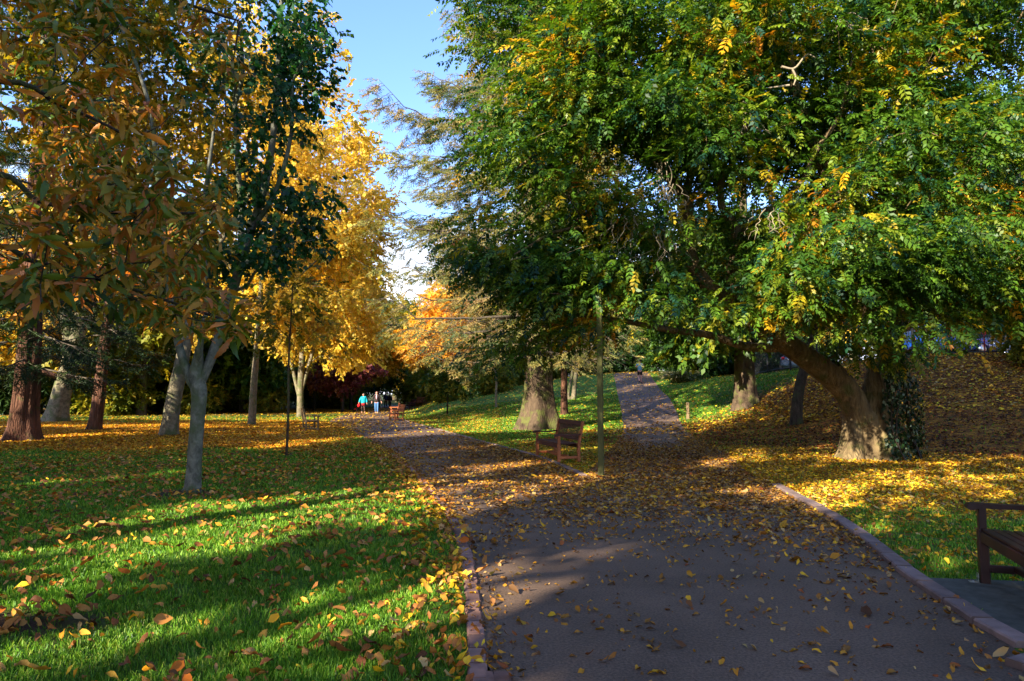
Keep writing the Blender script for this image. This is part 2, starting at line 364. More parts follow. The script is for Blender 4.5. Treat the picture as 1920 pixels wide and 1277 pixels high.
def asphalt_material():
    m, t, out = new_mat('asphalt'); L = t.links.new
    tcn = t.nodes.new('ShaderNodeTexCoord')
    n1 = N(t, 'ShaderNodeTexNoise', Scale=0.8, Detail=7.0, Roughness=0.65); L(tcn.outputs['Object'], n1.inputs[0])
    n2 = N(t, 'ShaderNodeTexNoise', Scale=55.0, Detail=6.0, Roughness=0.7); L(tcn.outputs['Object'], n2.inputs[0])
    r = t.nodes.new('ShaderNodeValToRGB'); e = r.color_ramp.elements; e[0].position = .3; e[1].position = .7
    e[0].color = (*lin('#4c3c2e'), 1); e[1].color = (*lin('#6a5544'), 1); L(n1.outputs[0], r.inputs[0])
    r2 = t.nodes.new('ShaderNodeValToRGB'); e = r2.color_ramp.elements; e[0].position = .32; e[1].position = .72
    e[0].color = (.42, .42, .42, 1); e[1].color = (1.9, 1.85, 1.8, 1); L(n2.outputs[0], r2.inputs[0])
    mx = N(t, 'ShaderNodeMix', dt='RGBA', bt='MULTIPLY'); mx.inputs[0].default_value = 1; L(r.outputs[0], mx.inputs[6]); L(r2.outputs[0], mx.inputs[7])
    p = N(t, 'ShaderNodeBsdfPrincipled', Roughness=0.75); p.inputs['Specular IOR Level'].default_value = 0.35
    bu = N(t, 'ShaderNodeBump', Strength=0.7, Distance=0.006); L(n2.outputs[0], bu.inputs['Height']); L(bu.outputs[0], p.inputs['Normal'])
    L(mx.outputs[2], p.inputs['Base Color']); L(p.outputs[0], out.inputs[0]); return m

def sstep(a, b, x):
    k = np.clip((x - a) / (b - a), 0, 1); return k * k * (3 - 2 * k)
def wob(x, y, s=1.0, seed=0.0):
    return (np.sin(x * s * 1.7 + seed + 1.3 * np.sin(y * s * 0.9 + seed)) + np.sin(y * s * 2.1 + 2 * seed + 1.1 * np.sin(x * s * 1.3)) + np.sin((x + y) * s * 3.7 + seed) * .5) / 2.5

BASE_BIG = np.array([8.66, 16.8])
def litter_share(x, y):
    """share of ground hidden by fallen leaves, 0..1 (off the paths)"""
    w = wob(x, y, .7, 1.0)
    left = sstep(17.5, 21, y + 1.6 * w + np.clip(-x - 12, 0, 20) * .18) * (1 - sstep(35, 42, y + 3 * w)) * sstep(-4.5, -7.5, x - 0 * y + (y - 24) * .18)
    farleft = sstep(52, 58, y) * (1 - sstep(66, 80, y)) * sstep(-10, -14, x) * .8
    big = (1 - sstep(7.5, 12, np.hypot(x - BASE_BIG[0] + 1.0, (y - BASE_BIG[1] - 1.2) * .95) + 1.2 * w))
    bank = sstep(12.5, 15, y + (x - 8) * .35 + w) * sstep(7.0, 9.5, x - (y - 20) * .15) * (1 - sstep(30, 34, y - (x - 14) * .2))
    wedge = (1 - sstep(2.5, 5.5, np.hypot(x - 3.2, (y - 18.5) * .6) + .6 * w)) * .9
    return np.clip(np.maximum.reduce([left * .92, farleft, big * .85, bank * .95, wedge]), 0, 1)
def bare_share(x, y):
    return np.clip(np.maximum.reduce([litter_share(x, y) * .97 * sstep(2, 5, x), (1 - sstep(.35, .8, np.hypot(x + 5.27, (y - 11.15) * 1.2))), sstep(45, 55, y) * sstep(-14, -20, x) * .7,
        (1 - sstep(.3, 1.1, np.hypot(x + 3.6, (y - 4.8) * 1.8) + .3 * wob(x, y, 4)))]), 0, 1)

def build_ground():
    def axis(lo, hi, n, c0, k):     # sinh spacing: fine near the middle
        t_ = np.linspace(-1, 1, n); s = np.sinh(k * t_) / np.sinh(k); return np.where(s < 0, c0 + (c0 - lo) * s, c0 + (hi - c0) * s)
    xs = axis(-700, 700, 420, 0.5, 7.2); ys = axis(-120, 1500, 560, 8, 7.2)
    X, Y = np.meshgrid(xs, ys, indexing='ij'); Z = hgt(X, Y)
    inside = on_path(X, Y); Z = Z - 0.05 * inside
    n = len(ys); i, j = np.meshgrid(np.arange(len(xs) - 1), np.arange(n - 1), indexing='ij')
    f = np.stack([i * n + j, (i + 1) * n + j, (i + 1) * n + j + 1, i * n + j + 1], -1).reshape(-1, 4)
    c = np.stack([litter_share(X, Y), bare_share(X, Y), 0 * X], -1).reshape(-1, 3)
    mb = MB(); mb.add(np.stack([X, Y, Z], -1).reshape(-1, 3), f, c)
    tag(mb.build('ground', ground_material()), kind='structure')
build_ground()
M['asphalt'] = asphalt_material()
yy = np.concatenate([np.arange(-6, 30, .15), np.arange(30, 96, .6)])
right_line = np.vstack([RK[RK[:, 1] < 13.85], [[1.34, 13.95]], WE[WE[:, 1] > 14]])
LA = np.c_[np.interp(yy, LE[:, 1], LE[:, 0]), yy]; LB = np.c_[np.interp(yy, right_line[:, 1], right_line[:, 0]), yy]
tag(lattice(LA, LB, 24, 'path', M['asphalt'], 0.0), kind='structure')
tag(lattice(B_L, B_R, 12, 'branch_path', M['asphalt'], 0.006), kind='structure')

M['brick'] = plain_mat('kerb_brick', '#8d6a5c', 0.85, 0.2, vary=.35, scale=5, bump=.8)
M['kerbstone'] = plain_mat('kerb_stone', '#7d6860', 0.9, 0.2, vary=.28, scale=7, bump=.8)
M['concrete'] = plain_mat('concrete_slab', '#4b4a42', 0.9, 0.2, vary=.35, scale=9, bump=.6)
def per_piece(m, lo, hi):
    t = m.node_tree; g = t.nodes.new('ShaderNodeNewGeometry'); mr = t.nodes.new('ShaderNodeMapRange'); mr.inputs[3].default_value = lo; mr.inputs[4].default_value = hi
    p = [n for n in t.nodes if n.type == 'BSDF_PRINCIPLED'][0]; src = p.inputs['Base Color'].links[0].from_socket; mx = N(t, 'ShaderNodeMix', dt='RGBA', bt='MULTIPLY'); mx.inputs[0].default_value = 1
    t.links.new(g.outputs['Random Per Island'], mr.inputs[0]); t.links.new(src, mx.inputs[6]); t.links.new(mr.outputs[0], mx.inputs[7]); t.links.new(mx.outputs[2], p.inputs['Base Color'])
per_piece(M['brick'], .55, 1.35); per_piece(M['kerbstone'], .7, 1.2)
def kerb(line, width, height, stone, gap, mat, outward, y0, y1, name='kerb'):
    line = line[(line[:, 1] >= y0) & (line[:, 1] <= y1)]; d = np.r_[0, np.cumsum(np.linalg.norm(np.diff(line, axis=0), axis=1))]
    mb = MB(); s = 0.0; r = np.random.default_rng(5)
    while s < d[-1] - stone:
        ln = stone * r.uniform(.85, 1.15); m_ = s + ln / 2
        c = np.array([np.interp(m_, d, line[:, 0]), np.interp(m_, d, line[:, 1])]); e = np.array([np.interp(m_ + .05, d, line[:, 0]), np.interp(m_ + .05, d, line[:, 1])]) - c
        a = math.atan2(e[1], e[0]) + r.normal(0, .018); nrm = np.array([-math.sin(a), math.cos(a)]) * outward
        c = c + nrm * width * .5 + nrm * r.normal(0, .004)
        R_ = np.array([[math.cos(a), -math.sin(a), 0], [math.sin(a), math.cos(a), 0], [0, 0, 1]])
        z = H(c[0], c[1]); mb.box((c[0], c[1], z + height - .1 + r.normal(0, .003)), (ln - gap, width, .2), R_, bev=.012); s += ln
    return tag(mb.build(name, mat, smooth=False), kind='structure')
kerb(LE, .115, .022, .23, .014, M['brick'], 1, 3.2, 40)
kerb(RK, .15, .05, .48, .028, M['kerbstone'], -1, 3.2, 12.4)
kerb(WE, .13, .035, .8, .01, M['kerbstone'], -1, 13.3, 50)

# ------------------------------------------------------------------ tubes and trees
def tube(mb, pts, rad, sides=6, flare=0.0, ridge=0.0, nr=7, seed=0, cap=True):
    pts = np.asarray(pts, float); rad = np.asarray(rad, float); n = len(pts)
    t = np.gradient(pts, axis=0); t = norm(t); u = np.cross(t[0], [0.31, 1, 0.17]); u = u / np.linalg.norm(u)
    ang = np.arange(sides) * 2 * math.pi / sides; out = np.empty((n, sides, 3))
    for i in range(n):
        u = u - t[i] * (u @ t[i]); u = u / (np.linalg.norm(u) + 1e-9); w = np.cross(t[i], u)
        r = rad[i] * np.ones(sides)
        if ridge or flare:
            hh = pts[i][2] - pts[0][2]; fl = math.exp(-hh / (rad[0] * 1.1)) * flare
            wv = np.sin(ang * nr + seed + .5 * math.sin(hh * .8 + seed)) * .6 + np.sin(ang * (nr * 1.7) + 2.1 * seed + hh * .5) * .4
            wv2 = np.sin(ang * 3 + seed * 1.7 + hh * .25)
            r = r * (1 + ridge * wv + ridge * .7 * wv2 + fl * (1 + .55 * np.sin(ang * 5 + seed) + .25 * np.sin(ang * 3 + seed * 2)))
        out[i] = pts[i] + r[:, None] * (np.cos(ang)[:, None] * u + np.sin(ang)[:, None] * w)
    i, j = np.meshgrid(np.arange(n - 1), np.arange(sides), indexing='ij'); k = (j + 1) % sides
    f = np.stack([i * sides + j, i * sides + k, (i + 1) * sides + k, (i + 1) * sides + j], -1).reshape(-1, 4)
    mb.add(out.reshape(-1, 3), f)

def grow(guides, targets, r0=.012, expo=2.35, alpha=.25, droop=0.15, rng=None, step=.35, limit=1.0):
    """guides: list of (points, radii) limbs; targets: points every one of which gets a branch. Returns chains of (points, radii)."""
    pos = []; par = []; rmin = []; plen = []; kids = None
    for gp, gr in guides:
        gp = np.asarray(gp, float); L_ = np.linalg.norm(np.diff(gp, axis=0), axis=1); m = max(int(L_.sum() / step), 2)
        q = smooth_line(gp, m + 1) if len(gp) > 1 else gp; rr = np.interp(np.linspace(0, 1, m + 1), np.linspace(0, 1, len(gr)), gr)
        if pos:
            P_ = np.array(pos); b = int(np.argmin(((P_ - q[0]) ** 2).sum(1))); s_ = 1
        else: b = -1; s_ = 0
        for i in range(s_, len(q)):
            pos.append(q[i]); par.append(b); rmin.append(rr[i]); plen.append(0 if b < 0 else plen[b] + np.linalg.norm(q[i] - pos[b])); b = len(pos) - 1
    ng = len(pos)
    cap = ng + len(targets) * 14 + 10
    A = np.zeros((cap, 3)); A[:ng] = pos; PL = np.zeros(cap); PL[:ng] = plen
    n = ng
    d0 = np.array([np.min(((A[:ng] - t) ** 2).sum(1)) for t in targets]) if len(targets) else []
    first_ok = max(2, int(ng * 0.0))
    for ti in np.argsort(d0):
        t = targets[ti]; dv = t - A[:n]; dd = np.linalg.norm(dv, axis=1)
        cost = dd + alpha * PL[:n] + np.clip(-dv[:, 2], 0, None) * .35
        b = int(np.argmin(cost)); p = A[b]; L_ = dd[b]
        if L_ < .12: continue
        g = p - A[par[b]] if par[b] >= 0 else np.array([0, 0, 1.]); g = g / (np.linalg.norm(g) + 1e-9)
        k = min(max(int(L_ / step), 1), 12)
        c = p + g * L_ * .35 + (t - p) * .2 + rng.normal(0, .06 * L_, 3) + np.array([0, 0, droop * L_ * .5])
        for s in range(1, k + 1):
            u = s / k; q = (1 - u) ** 2 * p + 2 * u * (1 - u) * c + u * u * t
            if s < k: q = q + rng.normal(0, .025 * step + .012 * L_, 3)
            A[n] = q; par.append(b); rmin.append(0); PL[n] = PL[b] + np.linalg.norm(q - A[b]); b = n; n += 1
    par = np.array(par); acc = np.zeros(n); ch = [[] for _ in range(n)]
    r = np.zeros(n)
    for i in range(n - 1, -1, -1):
        r[i] = max(r0 if acc[i] == 0 else acc[i] ** (1 / expo), rmin[i]) if i >= ng else rmin[i]
        if i < ng: r[i] = max(rmin[i], .012)
        if par[i] >= 0: acc[par[i]] += r[i] ** expo; ch[par[i]].append(i)
    r = np.minimum(r, limit)
    for i in range(ng, n):                       # never thicker than its parent
        if par[i] >= 0: r[i] = min(r[i], r[par[i]])
    chains = []; starts = [(-1, 0)]
    while starts:
        pb, i = starts.pop(); pts = []; rr = []
        if pb >= 0: pts.append(A[pb]); rr.append(min(r[i] * 1.15, r[pb]))
        while True:
            pts.append(A[i]); rr.append(r[i])
            if not ch[i]: break
            if i < ng and any(k < ng for k in ch[i]): nx = max([k for k in ch[i] if k < ng], key=lambda k: r[k])
            else: nx = max(ch[i], key=lambda k: r[k])
            starts += [(i, k) for k in ch[i] if k != nx]; i = nx
        if len(pts) > 1: chains.append((np.array(pts), np.array(rr)))
    return chains, A[:n]

def chains_mesh(mb, chains, big=.09, minr=.0):
    for p, r in chains:
        m = r.max()
        if m < minr: continue
        tube(mb, p, r, 14 if m > .25 else 8 if m > big else 5 if m > .03 else 3, ridge=.06 if m > big else 0, seed=m * 50)

def gapn(p, s, seed):
    x, y, z = p[:, 0] * s, p[:, 1] * s, p[:, 2] * s
    return (np.sin(x * 1.9 + seed + 1.4 * np.sin(z * 1.1)) + np.sin(y * 2.1 + 1.7 * seed + 1.2 * np.sin(x * 1.3)) + np.sin(z * 2.3 + 2.3 * seed + 1.3 * np.sin(y * 1.2))) / 3

def blob_points(blobs, n, rng, gap=-.35, gs=.8, shell=.45, mind=0.0, seed=1.0):
    """points in a union of ellipsoids (cx,cy,cz,rx,ry,rz), denser toward their skin, thinned by gaps"""
    vol = np.array([b[3] * b[4] * b[5] for b in blobs]) ** .8; out = np.zeros((0, 3)); tries = 0
    while len(out) < n and tries < 60:
        tries += 1; k = rng.choice(len(blobs), n, p=vol / vol.sum()); b = np.array(blobs)[k]
        d = norm(rng.normal(size=(n, 3))); r = rng.uniform(0, 1, n) ** shell
        p = b[:, :3] + d * r[:, None] * b[:, 3:6] * (1 + .13 * gapn(d * 3, 1, seed))[:, None]
        p = p[gapn(p, gs, seed) > gap]
        out = np.vstack([out, p])
    return out[:n]

# leaf templates: vertices (x along the leaf, y across, z up), faces, and which leaf each vertex belongs to
def t_simple(L_=1.0, w=.36, fold=.12):
    return np.array([[0, 0, 0], [.45, w, fold], [1, 0, -.06], [.45, -w, fold]]) * L_, np.array([[0, 3, 2, 1]]), np.zeros(4, int)
def t_curved(w=.2, seg=5, curl=.5, fold=.25, serr=0.0, ph=0.0):
    v = []; f = []
    for i in range(seg + 1):
        u = i / seg; x = math.sin(curl * u) / curl; z = -(1 - math.cos(curl * u)) / curl
        ww = w * (math.sin(math.pi * min(u * .96 + .02, 1)) ** .75) * (1 + (serr if i % 2 else -serr))
        wz = .04 * math.sin(u * 7 + ph) * (1 if seg > 6 else 2.2)
        v += [[x, ww, z + ww * fold + wz], [x, 0, z], [x, -ww, z + ww * fold - wz]]
    for i in range(seg):
        a = i * 3; f += [[a, a + 1, a + 4, a + 3], [a + 1, a + 2, a + 5, a + 4]]
    return np.array(v), np.array(f), np.zeros(len(v), int)
def t_compound(pairs=6, droop=.45, seed=0):
    """pinnate leaf, unit length"""
    r = np.random.default_rng(seed); V = []; Fc = []; Id = []; n = 0
    def put(p, a, ln, tz, roll):
        nonlocal n
        d = np.array([math.cos(a), math.sin(a), -tz]); d /= np.linalg.norm(d); s = np.cross([0, 0, 1], d); s /= np.linalg.norm(s); u = np.cross(d, s)
        s = s * math.cos(roll) + u * math.sin(roll); u = np.cross(d, s); w = ln * .25
        for q in ([0, 0, 0], [.42, 1, .3], [1, 0, -.25], [.42, -1, .3]):
            V.append(p + d * q[0] * ln + s * q[1] * w + u * q[2] * w)
        Fc.append([n, n + 3, n + 2, n + 1]); Id.extend([len(Fc)] * 4); n += 4
    for i in range(pairs):
        u = .16 + .74 * i / (pairs - 1); p = np.array([u, 0, -droop * u * u]); ln = .33 * (1 - .5 * (u - .55) ** 2 * 4 * .6) * r.uniform(.85, 1.1)
        for sg in (1, -1): put(p, sg * (1.05 - .25 * u) + r.normal(0, .12), ln, .25 + droop * u + r.normal(0, .12), r.normal(0, .35))
    put(np.array([.93, 0, -droop * .86]), r.normal(0, .1), .30, .8 * droop, 0)
    w = .006
    for a, b in ((0, .5), (.5, .95)):
        V.extend([np.array([a, w, -droop * a * a]), np.array([a, -w, -droop * a * a]), np.array([b, -w, -droop * b * b]), np.array([b, w, -droop * b * b])]); Fc.append([n, n + 1, n + 2, n + 3]); Id.extend([0] * 4); n += 4
    return np.array(V), np.array(Fc), np.array(Id)
def t_spray(nl=14, ln=.3, w=.4, seed=0, flat=.5, kind='simple', droop=.3, hang=.2):
    """a twig of unit length carrying small leaves"""
    r = np.random.default_rng(seed); V = []; Fc = []; Id = []; n = 0
    for i in range(nl):
        u = (i + 1) / nl; p = np.array([u, r.normal(0, .05), -droop * u * u + r.normal(0, .04)])
        a = (1 if i % 2 else -1) * r.uniform(.4, 1.3); d = np.array([math.cos(a), math.sin(a), r.normal(-hang, flat)]); d /= np.linalg.norm(d)
        up = np.array([r.normal(0, flat), r.normal(0, flat), 1]); s = np.cross(up, d); s /= np.linalg.norm(s); uu = np.cross(d, s); l_ = ln * r.uniform(.7, 1.2)
        for q in ([0, 0, 0], [.45, w, .1], [1, 0, -.08], [.45, -w, .1]):
            V.append(p + (d * q[0] + s * q[1] + uu * q[2]) * l_)
        Fc.append([n, n + 3, n + 2, n + 1]); Id.extend([i] * 4); n += 4
    return np.array(V), np.array(Fc), np.array(Id)
def t_needles(nn=44, ln=.16, wd=.018, seed=0, droop=.15, side=3):
    """conifer twig of unit length: side twiglets clothed in needle slivers"""
    r = np.random.default_rng(seed); V = []; Fc = []; Id = []; n = 0
    def sliver(p, d, l_, w_):
        nonlocal n
        d = d / np.linalg.norm(d); s = np.cross(d, r.normal(size=3)); s /= np.linalg.norm(s) + 1e-9
        for q in (p - s * w_ * .5, p + s * w_ * .5, p + d * l_ + s * w_ * .25, p + d * l_ - s * w_ * .25): V.append(q)
        Fc.append([n, n + 1, n + 2, n + 3]); Id.extend([len(Fc) // 4] * 4); n += 4
    axes = [(np.zeros(3), np.array([1., 0, -droop]), 1.0)]
    for k in range(side):
        for sg in (1, -1):
            u = .15 + .7 * (k + .5 * (sg > 0)) / side; axes.append((np.array([u, 0, -droop * u]), np.array([.65, sg * .75, -droop * 1.3]), .55 * (1.1 - u)))
    tot = sum(a[2] for a in axes)
    for o, d, l_ in axes:
        dn = d / np.linalg.norm(d)
        sliver(o, d, l_, wd * .8)
        for q in range(max(3, int(nn * l_ / tot))):
            u = r.uniform(0.05, 1) * l_; e = dn + norm(r.normal(size=(1, 3)))[0] * .9; sliver(o + dn * u, e, ln * r.uniform(.6, 1.1), wd)
    return np.array(V), np.array(Fc), np.array(Id)

def scatter(mb, templ, pos, axis, nrm, scale, cols, rng, jit=.1):
    """copies of leaf templates: pos (n,3), axis & nrm (n,3), scale (n,), cols (n,3) base colour of each copy"""
    k = rng.integers(0, len(templ), len(pos)); X = norm(axis); Y = norm(np.cross(nrm, X)); Z = np.cross(X, Y)
    for j, (tv, tf, ti) in enumerate(templ):
        m = np.where(k == j)[0]
        if not len(m): continue
        tv = tv.astype(np.float32)
        v = pos[m][:, None] + scale[m][:, None, None] * (tv[None, :, 0:1] * X[m][:, None] + tv[None, :, 1:2] * Y[m][:, None] + tv[None, :, 2:3] * Z[m][:, None])
        f = (tf[None] + (np.arange(len(m)) * len(tv))[:, None, None]).reshape(-1, tf.shape[1])
        nid = ti.max() + 1; jj = (1 + rng.normal(0, jit, (len(m), nid, 1)) + rng.normal(0, jit * .35, (len(m), nid, 3)))[:, ti]
        c = np.clip(cols[m][:, None] * jj, 0, 1)
        mb.add(v.reshape(-1, 3), f, c.reshape(-1, 3))

def pick(pal, n, rng, pos=None, scale=.5, seed=0.0, spread=.5):
    """colours from a palette [(hex, weight)], neighbours alike"""
    cols = np.array([lin(h) for h, _ in pal]); w = np.array([x for _, x in pal], float); cw = np.cumsum(w) / w.sum()
    u = rng.uniform(0, 1, n)
    if pos is not None:
        g = .5 + .75 * gapn(pos, scale, seed) ; u = np.clip(u * spread + g * (1 - spread), 0, .9999)
    k = np.minimum(np.searchsorted(cw, u), len(pal) - 1); return cols[k]

def foliage(mb, centers, per, rc, templ, size, pal, rng, hub=None, up=.5, out=.6, down=.25, flat=.6, seed=1.0, cs=.35, jit=.12, spread=.5, sv=.25):
    n = len(centers) * per; c = np.repeat(centers, per, axis=0); o = rng.normal(0, 1, (n, 3)) * np.array([1, 1, flat]) * rc * .6
    p = c + o; hub = np.array(hub) if hub is not None else p.mean(0)
    dr = p - hub; dr[:, 2] *= .4; ax = norm(dr) * out + norm(o) * .6 + rng.normal(0, .45, (n, 3)); ax[:, 2] -= down
    nr = rng.normal(0, .55, (n, 3)); nr[:, 2] += up + .6
    scatter(mb, templ, p, ax, nr, size * rng.uniform(1 - sv, 1 + sv, n), pick(pal, n, rng, p, cs, seed, spread), rng, jit)

T_COMP = [t_compound(5, .3, 1), t_compound(6, .42, 2), t_compound(4, .15, 3), t_compound(5, .55, 4)]
T_SPRAY = [t_spray(12, .34, .36, s) for s in range(4)]
T_SPRAY_HANG = [t_spray(11, .42, .30, s, .35, droop=.5, hang=.9) for s in range(4)]
T_SPRAY_BIG = [t_spray(7, .5, .42, s) for s in range(3)]
T_NEEDLE = [t_needles(52, .15, .036, s) for s in range(4)]
T_NEEDLE_COARSE = [t_needles(26, .22, .05, s, .25) for s in range(4)]
T_CHEST = [t_curved(.105, 12, c, .35, .12, p) for c, p in ((.5, 0), (.9, 2), (1.3, 4), (.25, 1))]

def make_tree(name, label, cat, base, guides, blobs, ntarg, per, rc, templ, size, pal, bark, leafmat, seed=1, group=None, r0=.012, gap=-.35, gs=.8, shell=.45,
              trunk_sides=16, flare=.35, ridge=.05, fol={}, keep=None, minr=0.0, alpha=.25, parent_only=False, twigm=None, droop=.15):
    """thing > trunk, branches, crown. Coordinates of guides and blobs are relative to base."""
    rng = np.random.default_rng(seed); base = np.array([base[0], base[1], base[2] if len(base) > 2 else H(base[0], base[1])])
    root = empty(name, base, label=label, cat=cat, group=group)
    tg = blob_points(blobs, ntarg, rng, gap, gs, shell, seed=seed * 1.37)
    if keep is not None: tg = tg[keep(tg + base)]
    gp, gr = guides[0]; gp = np.array(gp, float).copy(); gp[0, 2] -= .25
    chains, nodes = grow([(gp, gr)] + list(guides[1:]), tg, r0=r0, rng=rng, alpha=alpha, droop=droop)
    # the trunk proper: finer, flared and ridged
    mb = MB(); tp, trr = chains[0]; m = max(len(tp) * 3, 16)
    tt = np.linspace(0, 1, m) ** 1.4; ts = np.linspace(0, 1, len(tp)); q = np.stack([np.interp(tt, ts, tp[:, k]) for k in range(3)], 1); q = (q + np.vstack([q[:1], q[:-1]]) + np.vstack([q[1:], q[-1:]])) / 3
    tube(mb, q, np.interp(tt, ts, trr), trunk_sides, flare, ridge, seed=seed)
    mb.build('trunk', bark, root)
    mb = MB(); chains_mesh(mb, chains[1:], minr=minr)
    if mb.n: mb.build('branches', twigm or bark, root)
    if per > 0:
        mb = MB(); foliage(mb, tg, per, rc, templ, size, pal, rng, seed=seed, **fol)
        mb.build('crown', leafmat, root)
    return root

# ------------------------------------------------------------------ the big conifer and other needle trees
def conifer_parts(rng, height, r_base, prof, nb, zmin, templ, pal, sp_len, per_m, droop, tipup, bare=None, left_bias=None, jit=.15, minor=True, upcurve=.1):
    """returns MBs (branches, crown) of a conifer; prof(z) gives branch length at height z"""
    br, cr = MB(), MB(); pos = []; ax = []; nr = []; sc_ = []; fullness = []
    for i in range(nb):
        z = zmin + (height - zmin) * ((i + rng.uniform(0, .9)) / nb) ** 1.1; a = i * 2.399 + rng.normal(0, .35); L_ = prof(z, a) * rng.uniform(.75, 1.1)
        if L_ < .15: continue
        n = max(int(L_ / .45), 4); u = np.linspace(0, 1, n); d = np.array([math.cos(a), math.sin(a)])
        bend = rng.normal(0, .12)
        zz = z + L_ * (upcurve * u - droop * np.sin(u * math.pi * .55) * u + tipup * u ** 3) + rng.normal(0, .02 * L_, n) * u
        rad = np.c_[u * L_ * d[0] - bend * u * u * L_ * d[1], u * L_ * d[1] + bend * u * u * L_ * d[0], zz]
        r0 = .008 + .008 * L_; tube(br, rad, np.interp(u, [0, 1], [r0 * 1.5, .006]), 5)
        b = 1.0 if bare is None else bare(z)
        for sgn in (1, -1):
            for s in np.arange(.18 + rng.uniform(0, .06), 1.0, .34 / L_):
                q = np.array([np.interp(s, u, rad[:, k]) for k in range(3)]); l2 = L_ * .36 * (1 - s * .75) * rng.uniform(.6, 1.15) + .15
                aa = a + sgn * (.95 - .35 * s) + rng.normal(0, .15); e = np.array([math.cos(aa), math.sin(aa), -.16 - droop * .5 + rng.normal(0, .12)])
                m = max(int(l2 / .4), 2); t_ = np.linspace(0, 1, m + 1); w = q + t_[:, None] * e * l2; w[:, 2] -= .14 * l2 * t_ ** 2; w[:, 2] += rng.normal(0, .02, m + 1)
                if minor: tube(br, w, np.linspace(.012, .005, m + 1), 3)
                k = max(int(l2 * per_m), 1)
                for g in range(k):
                    v = rng.uniform(.1, 1); pos.append(w[0] + (w[-1] - w[0]) * v + rng.normal(0, .03, 3)); f = e + rng.normal(0, .4, 3); f[2] -= .08; ax.append(f)
                    nr.append(np.array([0, 0, 1]) + rng.normal(0, .3, 3)); sc_.append(sp_len * rng.uniform(.6, 1.2)); fullness.append(b)
        pos.append(rad[-1]); ax.append(np.array([d[0], d[1], .1])); nr.append(np.array([0, 0, 1.])); sc_.append(sp_len); fullness.append(b)
    pos, ax, nr, sc_, fl = map(np.array, (pos, ax, nr, sc_, fullness))
    k = rng.uniform(0, 1, len(pos)) < fl
    scatter(cr, templ, pos[k], ax[k], nr[k], sc_[k], pick(pal, k.sum(), rng, pos[k], .35, 2.0), rng, jit)
    return br, cr, (pos, ax, nr, sc_, fl)

def conifer(name, label, base, height, r_base, prof, nb, zmin, templ, pal, sp_len, per_m, droop, tipup, bark, seed=3, cat='conifer tree', lean=(0, 0), bare=None, group=None, sides=28, flare=.5, ridge=.07, upcurve=.1, twigm=None, minor=True, taper=None):
    rng = np.random.default_rng(seed); base = np.array([base[0], base[1], H(base[0], base[1])]) if len(base) < 3 else np.array(base)
    root = empty(name, base, label=label, cat=cat, group=group)
    mb = MB(); zz = np.r_[np.linspace(-.25, 3, 22), np.linspace(3.4, height, 20)]
    def ctr(z): zc = np.maximum(z, 0); return np.stack([lean[0] * zc ** .8 * 1.0 + .04 * np.sin(zc * .7 + seed), lean[1] * zc ** .8, z], -1)
    rr = r_base * (np.interp(zz, [0, 3, 8, height], taper or [1, .82, .62, .05]))
    tube(mb, ctr(zz), rr, sides, flare, ridge, nr=9, seed=seed); mb.build('trunk', bark, root)
    br, cr, info = conifer_parts(rng, height, r_base, prof, nb, zmin, templ, pal, sp_len, per_m, droop, tipup, bare=bare, upcurve=upcurve, minor=minor)
    for m_ in (br, cr):
        for i, v in enumerate(m_.v):
            zc = np.maximum(v[:, 2], 0); v[:, 0] += lean[0] * zc ** .8; v[:, 1] += lean[1] * zc ** .8
    br.build('branches', twigm or M['twig'], root)
    if cr.n: cr.build('crown', M['needle'], root)
    return root

CEDAR_PAL = [('#5a6334', 3), ('#7c7a3e', 4), ('#97884a', 3), ('#4b5a36', 2), ('#a08a55', 2), ('#8c6a40', 1)]
DARKC_PAL = [('#20331a', 4), ('#2c4420', 4), ('#3d5624', 3), ('#56682a', 2), ('#22382a', 2)]
REDW_PAL = [('#16260f', 3), ('#22371a', 4), ('#354a1a', 3), ('#58601f', 1), ('#1d3326', 2)]
def cedar_prof(z, a):
    return float(np.interp(z, [2.5, 4.5, 9, 13, 17, 23, 30], [4.4, 6.3, 6.5, 5.8, 3.7, 2.5, .4])) * (1.0 + .12 * math.cos(a - math.pi))
def cedar_bare(z): return float(np.interp(z, [3, 5.5, 8.5, 10.5, 13], [.25, .32, .42, .85, 1.0]))
CEDAR_BASE = (1.13, 29.0)
cedar = conifer('cedar_tree', 'tall cedar with thick trunk behind the slatted bench, golden needled branches drooping left', CEDAR_BASE, 31, .66, cedar_prof, 150, 2.9,
        T_NEEDLE, CEDAR_PAL, .58, 8.0, .30, .26, M['bark_brown'], seed=5, bare=cedar_bare, twigm=M['twig'], flare=.75, ridge=.05, sides=40)

